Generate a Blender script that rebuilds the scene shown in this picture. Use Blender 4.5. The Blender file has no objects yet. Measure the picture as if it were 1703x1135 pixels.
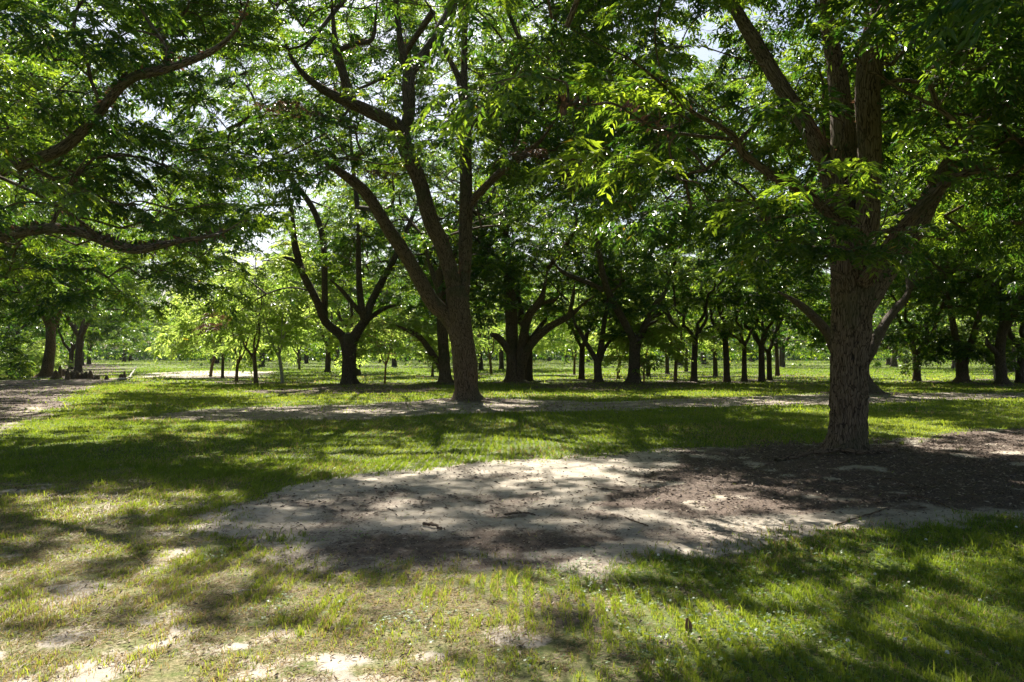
import bpy, math, random
import numpy as np
from mathutils import Vector

# ------------------------------------------------------------------ basics
sc = bpy.context.scene
C = sc.collection
random.seed(7)
rng = np.random.default_rng(11)
F = 1325.0                       # focal length in photo pixels (28 mm on 36 mm)
CX, CY, HOR = 851.5, 567.5, 588.0
EYE = 1.6
ALPHA = math.atan((HOR - CY) / F)
FW = np.array([0, math.cos(ALPHA), math.sin(ALPHA)])
UP = np.array([0, -math.sin(ALPHA), math.cos(ALPHA)])
SUN_EL, SUN_AZ = math.radians(48), math.radians(12)     # azimuth: left of the view direction
SUN = np.array([-math.sin(SUN_AZ) * math.cos(SUN_EL), math.cos(SUN_AZ) * math.cos(SUN_EL), math.sin(SUN_EL)])

def ray(px, py):
    return np.array([(px - CX) / F, 0, 0]) + UP * (CY - py) / F + FW

def at_depth(px, py, Y):
    d = ray(px, py)
    return np.array([0, 0, EYE]) + d * (Y / d[1])

def ground(px, py):
    d = ray(px, py)
    return np.array([0, 0, EYE]) + d * (-EYE / d[2])

def project(P):
    P = np.atleast_2d(P)
    q = P - np.array([0, 0, EYE])
    dz = q @ FW
    dz = np.where(np.abs(dz) < 1e-3, 1e-3, dz)
    return CX + F * q[:, 0] / dz, CY - F * (q @ UP) / dz, dz

def norm(v):
    return v / (np.linalg.norm(v) + 1e-9)

# ------------------------------------------------------------------ value noise
_perm = np.random.default_rng(5).permutation(4096)
_val = np.random.default_rng(6).random(4096)
def vnoise(p):
    p = np.asarray(p, float)
    i = np.floor(p).astype(np.int64); f = p - i
    f = f * f * (3 - 2 * f)
    out = 0
    for dx in (0, 1):
        wx = f[:, 0] if dx else 1 - f[:, 0]
        for dy in (0, 1):
            wy = f[:, 1] if dy else 1 - f[:, 1]
            for dz in (0, 1):
                wz = f[:, 2] if dz else 1 - f[:, 2]
                h = _perm[(i[:, 0] + dx) & 4095]
                h = _perm[(h + i[:, 1] + dy) & 4095]
                h = _perm[(h + i[:, 2] + dz) & 4095]
                out = out + wx * wy * wz * _val[h]
    return out
def fbm(p, o=4):
    a, s, t = 0.5, 0.0, 0.0
    q = np.array(p, float)
    for k in range(o):
        s = s + a * vnoise(q + 17.3 * k); t += a
        q = q * 2.03; a *= 0.5
    return s / t
def n2(x, y, s, o=4, z=0.0):
    return fbm(np.stack([x / s + 100, y / s + 100, np.full_like(x, z + 3.3)], 1), o)
def sstep(a, b, x):
    t = np.clip((x - a) / (b - a), 0, 1)
    return t * t * (3 - 2 * t)

# ------------------------------------------------------------------ mesh + tagging helpers
def make_mesh(name, V, faces, mats, fmat=None, attrs=None, smooth=False):
    """faces: list of (m,k) index arrays (k = 3 or 4); attrs: {name: (domain, type, array)}"""
    me = bpy.data.meshes.new(name)
    V = np.asarray(V, np.float32)
    me.vertices.add(len(V)); me.vertices.foreach_set('co', V.ravel())
    faces = [f for f in faces if len(f)]
    tot = [np.full(len(f), f.shape[1], np.int32) for f in faces]
    tot = np.concatenate(tot)
    loops = np.concatenate([f.ravel() for f in faces]).astype(np.int32)
    me.loops.add(len(loops)); me.loops.foreach_set('vertex_index', loops)
    me.polygons.add(len(tot))
    st = np.concatenate([[0], np.cumsum(tot)[:-1]]).astype(np.int32)
    me.polygons.foreach_set('loop_start', st)
    for m in mats: me.materials.append(m)
    if fmat is not None: me.polygons.foreach_set('material_index', np.asarray(fmat, np.int32))
    me.polygons.foreach_set('use_smooth', np.full(len(tot), bool(smooth)))
    for k, (dom, typ, arr) in (attrs or {}).items():
        a = me.attributes.new(k, typ, dom)
        a.data.foreach_set('vector' if typ == 'FLOAT_VECTOR' else 'value', np.asarray(arr, np.float32).ravel())
    me.update()
    return me

def link(name, me, parent=None, loc=(0, 0, 0)):
    o = bpy.data.objects.new(name, me); C.objects.link(o)
    o.location = loc
    if parent is not None: o.parent = parent
    return o
def tag(o, label=None, cat=None, group=None, kind=None):
    if label: o['label'] = label
    if cat: o['category'] = cat
    if group: o['group'] = group
    if kind: o['kind'] = kind
    return o
def empty(name, loc, label, cat, group=None, rz=0):
    o = bpy.data.objects.new(name, None); C.objects.link(o)
    o.location = loc; o.rotation_euler = (0, 0, rz)
    o.empty_display_size = 0.3
    return tag(o, label, cat, group)

# ------------------------------------------------------------------ materials
def new_mat(name):
    m = bpy.data.materials.new(name); m.use_nodes = True
    nt = m.node_tree; nt.nodes.clear()
    return m, nt
def N(nt, typ, **kw):
    n = nt.nodes.new(typ)
    for k, v in kw.items():
        if k.startswith('i_'):
            n.inputs[int(k[2:]) if k[2:].isdigit() else k[2:].replace('_', ' ')].default_value = v
        else: setattr(n, k, v)
    return n
def mixc(nt, fac, a, b, mode='MIX'):
    n = nt.nodes.new('ShaderNodeMix'); n.data_type = 'RGBA'; n.blend_type = mode
    for s, v in ((0, fac), (6, a), (7, b)):
        if hasattr(v, 'is_output'): nt.links.new(v, n.inputs[s])
        else: n.inputs[s].default_value = v if s == 0 else (*v, 1)
    return n.outputs[2]
def math_n(nt, op, a, b=0.0, clamp=False):
    n = nt.nodes.new('ShaderNodeMath'); n.operation = op; n.use_clamp = clamp
    for s, v in ((0, a), (1, b)):
        if hasattr(v, 'is_output'): nt.links.new(v, n.inputs[s])
        else: n.inputs[s].default_value = v
    return n.outputs[0]
def ramp(nt, src, stops):
    n = nt.nodes.new('ShaderNodeValToRGB'); cr = n.color_ramp
    while len(cr.elements) < len(stops): cr.elements.new(0.5)
    for e, (p, c) in zip(cr.elements, stops):
        e.position = p; e.color = (*c, 1) if len(c) == 3 else c
    nt.links.new(src, n.inputs[0])
    return n.outputs[0]
def smap(nt, src, a, b, c=0.0, d=1.0):
    n = nt.nodes.new('ShaderNodeMapRange'); n.interpolation_type = 'SMOOTHSTEP'
    nt.links.new(src, n.inputs[0])
    for k, v in enumerate((a, b, c, d)): n.inputs[k + 1].default_value = v
    return n.outputs[0]

def leaf_mat(name, d0, d1, t0, t1, rough=0.4, mixf=0.5, spec=0.5, yd=(0.30, 0.24, 0.03), yt=(0.6, 0.42, 0.03)):
    m, nt = new_mat(name); L = nt.links
    at = N(nt, 'ShaderNodeAttribute', attribute_name='tint')
    f = at.outputs['Fac']
    brown = smap(nt, f, 1.8, 2.0)
    yel = math_n(nt, 'MULTIPLY', smap(nt, f, 1.2, 1.4), smap(nt, f, 1.8, 1.6))
    fc = math_n(nt, 'POWER', math_n(nt, 'MINIMUM', f, 1.0), 1.9 if name == 'pecan_leaf' else 1.0)
    dc = mixc(nt, fc, d0, d1); tc = mixc(nt, fc, t0, t1)
    dc = mixc(nt, yel, dc, yd); tc = mixc(nt, yel, tc, yt)
    dc = mixc(nt, brown, dc, (0.13, 0.075, 0.05)); tc = mixc(nt, brown, tc, (0.12, 0.06, 0.03))
    p = N(nt, 'ShaderNodeBsdfPrincipled', i_Roughness=rough)
    p.inputs['Specular IOR Level'].default_value = spec
    L.new(dc, p.inputs['Base Color'])
    t = N(nt, 'ShaderNodeBsdfTranslucent'); L.new(tc, t.inputs['Color'])
    mx = N(nt, 'ShaderNodeMixShader'); mx.inputs[0].default_value = mixf
    L.new(p.outputs[0], mx.inputs[1]); L.new(t.outputs[0], mx.inputs[2])
    o = N(nt, 'ShaderNodeOutputMaterial'); L.new(mx.outputs[0], o.inputs[0])
    return m
M_LEAF = leaf_mat('pecan_leaf', (0.014, 0.042, 0.016), (0.050, 0.100, 0.025), (0.07, 0.20, 0.014), (0.54, 0.72, 0.035), rough=.33, spec=.6, mixf=.45)
M_LEAF_Y = leaf_mat('young_leaf', (0.08, 0.14, 0.03), (0.15, 0.22, 0.05), (0.40, 0.60, 0.08), (0.68, 0.80, 0.16), mixf=0.55)
M_GRASS = leaf_mat('grass_blade', (0.050, 0.095, 0.012), (0.14, 0.19, 0.03), (0.22, 0.36, 0.015), (0.50, 0.58, 0.05), rough=0.5, mixf=0.45, spec=0.3, yd=(.36, .27, .13), yt=(.42, .30, .12))
M_WOOD = leaf_mat('dark_wood_leaf', (0.02, 0.045, 0.014), (0.04, 0.075, 0.02), (0.05, 0.12, 0.02), (0.14, 0.24, 0.04), rough=.6, mixf=.3, spec=.2)
M_CLOVER = leaf_mat('clover_leaf', (0.05, 0.11, 0.025), (0.10, 0.18, 0.05), (0.18, 0.36, 0.03), (0.3, 0.45, 0.06), rough=0.45)

def straw_mat():
    m, nt = new_mat('dry_leaf'); L = nt.links
    at = N(nt, 'ShaderNodeAttribute', attribute_name='tint')
    c = ramp(nt, at.outputs['Fac'], [(0, (0.05, 0.034, 0.025)), (0.45, (0.13, 0.09, 0.063)), (0.8, (0.27, 0.20, 0.14)), (1, (0.46, 0.38, 0.28))])
    p = N(nt, 'ShaderNodeBsdfPrincipled', i_Roughness=0.75); L.new(c, p.inputs['Base Color'])
    o = N(nt, 'ShaderNodeOutputMaterial'); L.new(p.outputs[0], o.inputs[0])
    return m
M_DRY = straw_mat()

def bark_mat(name, c0, c1, c2, scale=1.0, bump=0.6):
    m, nt = new_mat(name); L = nt.links
    at = N(nt, 'ShaderNodeAttribute', attribute_name='barkco')
    mp = N(nt, 'ShaderNodeMapping'); mp.inputs['Scale'].default_value = (1, 1, 0.13)
    L.new(at.outputs['Vector'], mp.inputs[0])
    no = N(nt, 'ShaderNodeTexNoise', i_Scale=3.0, i_Detail=3.0)
    L.new(at.outputs['Vector'], no.inputs['Vector'])
    va = N(nt, 'ShaderNodeVectorMath', operation='MULTIPLY_ADD')
    L.new(no.outputs['Color'], va.inputs[0]); va.inputs[1].default_value = (.10, .10, .10); L.new(mp.outputs[0], va.inputs[2])
    vo = N(nt, 'ShaderNodeTexVoronoi', feature='DISTANCE_TO_EDGE', i_Scale=32.0 * scale); L.new(va.outputs[0], vo.inputs['Vector'])
    n1 = N(nt, 'ShaderNodeTexNoise', i_Scale=48.0 * scale, i_Detail=8.0, i_Roughness=0.65); L.new(va.outputs[0], n1.inputs['Vector'])
    n2_ = N(nt, 'ShaderNodeTexNoise', i_Scale=1.3, i_Detail=3.0); L.new(at.outputs['Vector'], n2_.inputs['Vector'])
    edge = smap(nt, vo.outputs['Distance'], 0.0, 0.12)
    h = math_n(nt, 'ADD', math_n(nt, 'MULTIPLY', edge, 0.32), math_n(nt, 'MULTIPLY', n1.outputs['Fac'], 0.95))
    col = ramp(nt, h, [(0.42, c0), (0.68, c1), (.95, c2)])
    mossy = math_n(nt, 'MULTIPLY', smap(nt, n2_.outputs['Fac'], 0.52, 0.68), 0.5)
    col = mixc(nt, mossy, col, (0.07, 0.075, 0.035))
    bp = N(nt, 'ShaderNodeBump', i_Strength=bump, i_Distance=0.03); L.new(h, bp.inputs['Height'])
    p = N(nt, 'ShaderNodeBsdfPrincipled', i_Roughness=0.88); L.new(col, p.inputs['Base Color']); L.new(bp.outputs[0], p.inputs['Normal'])
    p.inputs['Specular IOR Level'].default_value = 0.25
    o = N(nt, 'ShaderNodeOutputMaterial'); L.new(p.outputs[0], o.inputs[0])
    return m
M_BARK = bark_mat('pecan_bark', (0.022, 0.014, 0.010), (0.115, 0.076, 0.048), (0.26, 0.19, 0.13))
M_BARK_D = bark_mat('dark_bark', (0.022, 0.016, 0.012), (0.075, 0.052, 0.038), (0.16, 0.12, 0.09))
M_BARK_P = bark_mat('pale_bark', (0.16, 0.15, 0.13), (0.30, 0.29, 0.26), (0.45, 0.43, 0.40), bump=.3)
M_BARK_R = bark_mat('rusty_bark', (0.10, 0.045, 0.02), (0.30, 0.14, 0.06), (0.42, 0.24, 0.12), bump=.3)

# ------------------------------------------------------------------ tubes
def catmull(P, m):
    P = np.asarray(P, float)
    if len(P) < 3: 
        t = np.linspace(0, 1, m * (len(P) - 1) + 1)[:, None]
        return P[0] * (1 - t) + P[-1] * t
    Q = np.vstack([2 * P[0] - P[1], P, 2 * P[-1] - P[-2]])
    out = []
    for i in range(1, len(Q) - 2):
        p0, p1, p2, p3 = Q[i - 1], Q[i], Q[i + 1], Q[i + 2]
        for t in np.arange(m) / m:
            out.append(0.5 * (2 * p1 + (p2 - p0) * t + (2 * p0 - 5 * p1 + 4 * p2 - p3) * t * t + (3 * p1 - p0 - 3 * p2 + p3) * t ** 3))
    out.append(P[-1])
    return np.array(out)

class Geo:
    """collects quads with bark coordinates"""
    def __init__(s): s.V = []; s.Fq = []; s.B = []; s.n = 0
    def tube(s, pts, rad, k=8, disp=None, cap=True):
        pts = np.asarray(pts, float); n = len(pts); rad = np.asarray(rad, float)
        T = np.gradient(pts, axis=0); T /= (np.linalg.norm(T, axis=1)[:, None] + 1e-9)
        a = np.array([1.0, 0, 0]) if abs(T[0][0]) < 0.8 else np.array([0, 1.0, 0])
        U = np.zeros((n, 3)); u = norm(a - T[0] * (a @ T[0]))
        for i in range(n):
            u = norm(u - T[i] * (u @ T[i])); U[i] = u
        W = np.cross(T, U)
        ln = np.concatenate([[0], np.cumsum(np.linalg.norm(np.diff(pts, axis=0), axis=1))])
        th = np.arange(k) * 2 * math.pi / k
        ct, st = np.cos(th), np.sin(th)
        off = rng.random() * 30
        bc = np.stack([rad[:, None] * ct, rad[:, None] * st, np.repeat(ln[:, None] + off, k, 1)], 2)
        R = np.repeat(rad[:, None], k, 1)
        if disp is not None: R = R * disp(bc.reshape(-1, 3), ln, th).reshape(n, k)
        v = pts[:, None, :] + U[:, None, :] * (R * ct)[..., None] + W[:, None, :] * (R * st)[..., None]
        v = v.reshape(-1, 3); bc = bc.reshape(-1, 3)
        i = np.arange(n - 1)[:, None] * k; j = np.arange(k)[None, :]; j2 = (j + 1) % k
        f = np.stack([i + j, i + j2, i + k + j2, i + k + j], 2).reshape(-1, 4)
        s.V.append(v); s.B.append(bc); s.Fq.append(f + s.n); s.n += len(v)
        if cap:
            tip = pts[-1] + T[-1] * rad[-1] * 0.6
            s.V.append(tip[None]); s.B.append(bc[-1:]); base = s.n - k
            f = np.stack([base + np.arange(k), base + (np.arange(k) + 1) % k, np.full(k, s.n), np.full(k, s.n)], 1)
            s.tri = getattr(s, 'tri', []) + [f[:, :3]]; s.n += 1
    def mesh(s, name, mat, origin=(0, 0, 0), smooth=True):
        V = np.concatenate(s.V) - np.asarray(origin)
        fs = [np.concatenate(s.Fq)] + ([np.concatenate(s.tri)] if getattr(s, 'tri', None) else [])
        return make_mesh(name, V, fs, [mat], attrs={'barkco': ('POINT', 'FLOAT_VECTOR', np.concatenate(s.B))}, smooth=smooth)

def bark_disp(amp_ridge, amp_lump):
    def d(bc, ln, th):
        q = bc * np.array([32, 32, 6.0]) + 0.0
        q = q + (fbm(bc * 4.0, 2)[:, None] - .5) * 2.4
        r = 1 - np.abs(2 * fbm(q, 3) - 1) * 2.2
        l = fbm(bc * np.array([2.2, 2.2, 1.1]) + 9, 3) - 0.5
        return 1 + amp_ridge * (0.5 - r) * 1.0 + amp_lump * l
    return d

# ------------------------------------------------------------------ leaf clump templates
def leaf_quads(b, u, w, n, L, W):
    return np.stack([b, b + u * L * .42 + w * W / 2 + n * W * .12, b + u * L - n * L * .10, b + u * L * .42 - w * W / 2 + n * W * .12])

def template(seed, lod):
    r = np.random.default_rng(seed)
    quads, tints, tw = [], [], []
    def compound(p, d, nl, LL, WW, rach):
        d = norm(d); side = norm(np.cross(d, [0, 0, 1.0]))
        tt = r.random(); droop = r.uniform(.4, 1.0)
        pts = [p]
        for k in range(nl):
            s = (k + 1) / nl
            q = p + d * rach * s + np.array([0, 0, -1]) * rach * droop * s * s
            pts.append(q)
            for sg in ((1, -1) if k < nl - 1 else (0,)):
                u = norm(d * (0.55 if sg else 1) + side * sg * 0.9 + np.array([0, 0, -0.35 - 0.35 * r.random()]) + r.normal(0, .16, 3))
                nn = norm(np.array([0, 0, 1.0]) + r.normal(0, (.5, .6, .8, 1.1)[lod], 3)); w = norm(np.cross(nn, u)); n_ = np.cross(u, w)
                sz = (0.75 + 0.5 * math.sin(math.pi * min(1, s * .9))) * r.uniform(.6, 1.22)
                quads.append(leaf_quads(q, u, w, n_, LL * sz, WW * sz)); tints.append(np.clip(tt * .7 + .3 * r.random(), 0, 1))
        return pts
    if lod == 0: nsub, nleaf, nl, LL, WW, rach = 7, 5, 6, 0.118, 0.036, 0.30
    elif lod == 1: nsub, nleaf, nl, LL, WW, rach = 6, 4, 5, 0.150, 0.052, 0.34
    elif lod == 2: nsub, nleaf, nl, LL, WW, rach = 6, 4, 3, 0.22, 0.08, 0.32
    else: nsub, nleaf, nl, LL, WW, rach = 4, 3, 1, 0.5, 0.24, 0.20
    axis = catmull([[0, 0, 0], [.4, r.normal(0, .05), .06], [.85, r.normal(0, .1), .04], [1.25, r.normal(0, .12), -.12]], 4)
    tw.append(axis)
    for k in range(nsub):
        t = 0.15 + 0.85 * (k + .5) / nsub
        p = axis[int(t * (len(axis) - 1))]
        sg = 1 if k % 2 else -1
        d = norm(np.array([r.uniform(.3, .9), sg * r.uniform(.5, 1.1), r.uniform(-.25, .45)]))
        ln = r.uniform(.35, .62) * (1.15 - .4 * t)
        e = p + d * ln + np.array([0, 0, -.06])
        tw.append(np.array([p, p + d * ln * .55 + np.array([0, 0, .02]), e]))
        for j in range(nleaf):
            s = 0.35 + .65 * (j + 1) / nleaf
            q = p + (e - p) * s
            dd = d * .8 + r.normal(0, .55, 3) * np.array([1, 1, .35])
            compound(q, dd, nl, LL, WW, rach * r.uniform(.75, 1.1))
    for j in range(nleaf):
        compound(axis[-1], np.array([1, 0, 0]) + r.normal(0, .6, 3) * np.array([.6, 1, .4]), nl, LL, WW, rach)
    return np.array(quads), np.array(tints), tw
TPL = {l: [template(100 * l + s, l) for s in range(6)] for l in range(4)}

class Crown:
    def __init__(s): s.Q = []; s.t = []; s.g = Geo()
    def clump(s, p, yaw, scale, lod, tint_off=0.0, brown=0, twigs=True, pitch=0.0):
        q, t, tw = TPL[lod][rng.integers(6)]
        c, si = math.cos(yaw), math.sin(yaw)
        cp, sp = math.cos(pitch), math.sin(pitch)
        R = np.array([[c, -si, 0], [si, c, 0], [0, 0, 1]]) @ np.array([[cp, 0, -sp], [0, 1, 0], [sp, 0, cp]])
        mir = np.array([1, rng.choice([-1, 1]), 1])
        s.Q.append((q * mir) @ R.T * scale + p)
        if brown: tt = np.full(len(t), 2.0)
        else:
            tt = np.clip(t + tint_off, 0, 1)
            tt[rng.random(len(tt)) < .0025] = 1.5
        s.t.append(tt)
        if twigs:
            for k, a in enumerate(tw):
                a = (a * mir) @ R.T * scale + p
                s.g.tube(a, np.linspace(.010 if k == 0 else .006, .003, len(a)) * (1 if lod < 2 else 1.8), 3, cap=False)
    def mesh(s, name, leafm, barkm, origin):
        Q = np.concatenate(s.Q).reshape(-1, 3); nq = len(Q) // 4
        t = np.concatenate(s.t)
        fq = np.arange(nq * 4).reshape(-1, 4)
        if s.g.V:
            Vb = np.concatenate(s.g.V); fb = np.concatenate(s.g.Fq) + len(Q); B = np.concatenate(s.g.B)
        else: Vb = np.zeros((0, 3)); fb = np.zeros((0, 4), int); B = Vb
        tri = getattr(s.g, 'tri', None)
        tri = np.concatenate(tri) + len(Q) if tri else np.zeros((0, 3), int)
        V = np.concatenate([Q, Vb]) - np.asarray(origin)
        nb = len(fb) + len(tri)
        return make_mesh(name, V, [fq, fb, tri], [leafm, barkm], np.concatenate([np.zeros(nq), np.ones(nb)]),
                         {'tint': ('FACE', 'FLOAT', np.concatenate([t, np.zeros(nb)])),
                          'barkco': ('POINT', 'FLOAT_VECTOR', np.concatenate([np.zeros((len(Q), 3)), B]))})

# sunlit places on the ground (photo px ellipse -> the crown gaps the sun comes through)
SUNNY = [(130, 1010, 280, 85, .97), (300, 1110, 420, 60, .9), (740, 1110, 260, 45, .9), (1195, 815, 100, 26, .92), (170, 716, 250, 15, .95),
         (820, 742, 190, 12, .75), (640, 748, 110, 12, .6), (330, 618, 230, 17, .97), (620, 662, 170, 7, .95), (1000, 655, 330, 5, .9), (980, 745, 110, 8, .8),
         (745, 818, 60, 9, .9), (60, 835, 110, 12, .9), (1560, 722, 60, 7, .9), (1040, 940, 50, 14, .9), (560, 680, 230, 5, .8), (430, 652, 100, 8, .9), (360, 640, 60, 7, .9), (250, 645, 100, 6, .8), (1230, 1000, 80, 18, .8), (1420, 1020, 60, 16, .8), (1200, 1100, 70, 16, .8), (1560, 1090, 80, 16, .7), (1440, 905, 60, 10, .9), (1300, 940, 60, 10, .7), (1080, 1010, 120, 28, .8), (1060, 1065, 90, 40, .8), (1500, 960, 120, 16, .85), (1640, 1030, 60, 20, .8), (1350, 1100, 90, 18, .8), (380, 765, 60, 10, .8),
         (830, 675, 60, 6, .9), (1300, 645, 80, 5, .9), (1640, 880, 50, 14, .8), (300, 830, 110, 14, .8), (1130, 860, 60, 8, .8), (1600, 745, 90, 5, .7)]
def sun_cull(P):
    """probability that a clump at P is dropped, by where its shadow lands"""
    S = P - SUN * (P[:, 2] / SUN[2])[:, None]
    pr = np.zeros(len(P))
    ok = S[:, 1] > 2.0
    x, y, d = project(np.where(ok[:, None], S, np.array([[0, 5, 0]])))
    wob = (vnoise(S * .9 + 40) - .5) * .9
    for cx, cy, rx, ry, p in SUNNY:
        e = ((x - cx) / (rx + .55 * F / d)) ** 2 + ((y - cy) / (ry + .6 * EYE * F / d ** 2)) ** 2 + wob
        pr = np.maximum(pr, np.where(ok & (e < 1.0), p, 0))
    return pr
# gaps where the photo shows sky, seen from the camera: the crowns are thin there
SKYGAP = [(292, 190, 26, 34, .95), (385, 178, 26, 20, .8), (345, 255, 22, 20, .8), (997, 112, 22, 24, .95), (1125, 160, 34, 18, .9), (205, 320, 18, 22, .85),
          (870, 10, 22, 22, .9), (632, 110, 26, 18, .7), (405, 320, 30, 24, .6), (70, 45, 22, 16, .7), (1040, 60, 30, 26, .5), (320, 10, 30, 16, .6)]

def grow(cr, nodes, clumps, leafp, lod, r_min=.010, kk=4, rcap=.055):
    """connect clumps to skeleton nodes with curved branches; nodes: list of (pos, radius)"""
    P = [np.array(n[0]) for n in nodes]; par = [-1] * len(P); fixed = len(P)
    arr = np.array(P); chains = []
    cl = np.array(clumps)
    d0 = np.array([np.min(np.linalg.norm(arr - c, axis=1)) for c in cl])
    order = np.argsort(d0)
    cap = len(P) + len(cl) * 4 + 8
    buf = np.zeros((cap, 3)); buf[:len(P)] = arr; n = len(P)
    for ci in order:
        c = cl[ci]
        dv = buf[:n] - c
        dist = np.linalg.norm(dv, axis=1) + np.maximum(0, dv[:, 2]) * .9
        j = int(np.argmin(dist)); a = buf[j]
        L = np.linalg.norm(c - a)
        pts = [j]
        m = 3 if L > 1.2 else 2
        mid = (rng.normal(0, .10, 3) * L); mid[2] += .10 * L
        prev = j
        for k in range(1, m + 1):
            t = k / m
            q = a + (c - a) * t + mid * math.sin(math.pi * t)
            buf[n] = q; par.append(prev); prev = n; pts.append(n); n += 1
        chains.append(pts)
    cnt = np.zeros(n)
    for pts in chains:
        cnt[pts[-1]] += 1
    for i in range(n - 1, fixed - 1, -1):
        if par[i] >= 0: cnt[par[i]] += cnt[i]
    for pts, ci in zip(chains, order):
        rr = np.minimum(r_min * np.maximum(cnt[pts], 1) ** .42, rcap)
        rr[0] = min(rr[1] * 1.1, rcap * 1.1)
        q = catmull(buf[pts], 3)
        r_ = np.interp(np.linspace(0, len(pts) - 1, len(q)), np.arange(len(pts)), rr)
        cr.g.tube(q, r_, 5 if rr[1] > .02 else kk, cap=False)
        d = buf[pts[-1]] - buf[pts[0]]
        yaw, sc_, br = leafp(cl[ci], d)
        cr.clump(buf[pts[-1]], yaw, sc_, lod, tint_off=rng.normal(0, .15), brown=br, twigs=lod < 3, pitch=rng.normal(0, .25))
    return buf[:n]

def sample_crown(c, R, zb, zt, n, droop=2.0, squash=(1, 1), seed=0, clumpy=.455, shell=.5):
    r = np.random.default_rng(seed)
    out = []
    while len(out) < n:
        m = 4 * n
        rr = np.sqrt(r.random(m)); th = r.random(m) * 2 * math.pi
        x = rr * np.cos(th) * R * squash[0]; y = rr * np.sin(th) * R * squash[1]
        edge = 1 + .22 * (vnoise(np.stack([np.cos(th) * 1.6 + seed, np.sin(th) * 1.6, np.zeros(m)], 1)) - .5) * 2
        x *= edge; y *= edge
        lo = zb + droop * .5 - droop * rr ** 2 + .8 * (r.random(m) - .5)
        hi = zb + (zt - zb) * np.sqrt(np.maximum(0, 1 - .86 * rr ** 2))
        hi *= 1 + .12 * (vnoise(np.stack([x / 3, y / 3, np.full(m, seed + .5)], 1)) - .5) * 2
        u = r.random(m)
        z = lo + (hi - lo) * u
        core = (1 - rr) * np.minimum(1, 4 * u * (1 - u)) 
        P = np.stack([x + c[0], y + c[1], z + c[2]], 1)
        ok = (hi > lo) & (r.random(m) < 1 - shell * core * 1.6) & (.6 * vnoise(P / 1.9 + seed * 3.1) + .4 * vnoise(P / 4.2 + seed * 1.7) > clumpy)
        out += list(P[ok][: n - len(out)])
    return np.array(out)

def outward(c):
    def f(p, d):
        yaw = math.atan2(p[1] - c[1], p[0] - c[0]) + rng.normal(0, .6)
        return yaw, rng.uniform(.8, 1.25), 0
    return f

def limb_nodes(pts, rad):
    return [(p, r) for p, r in zip(pts, rad)]

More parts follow.
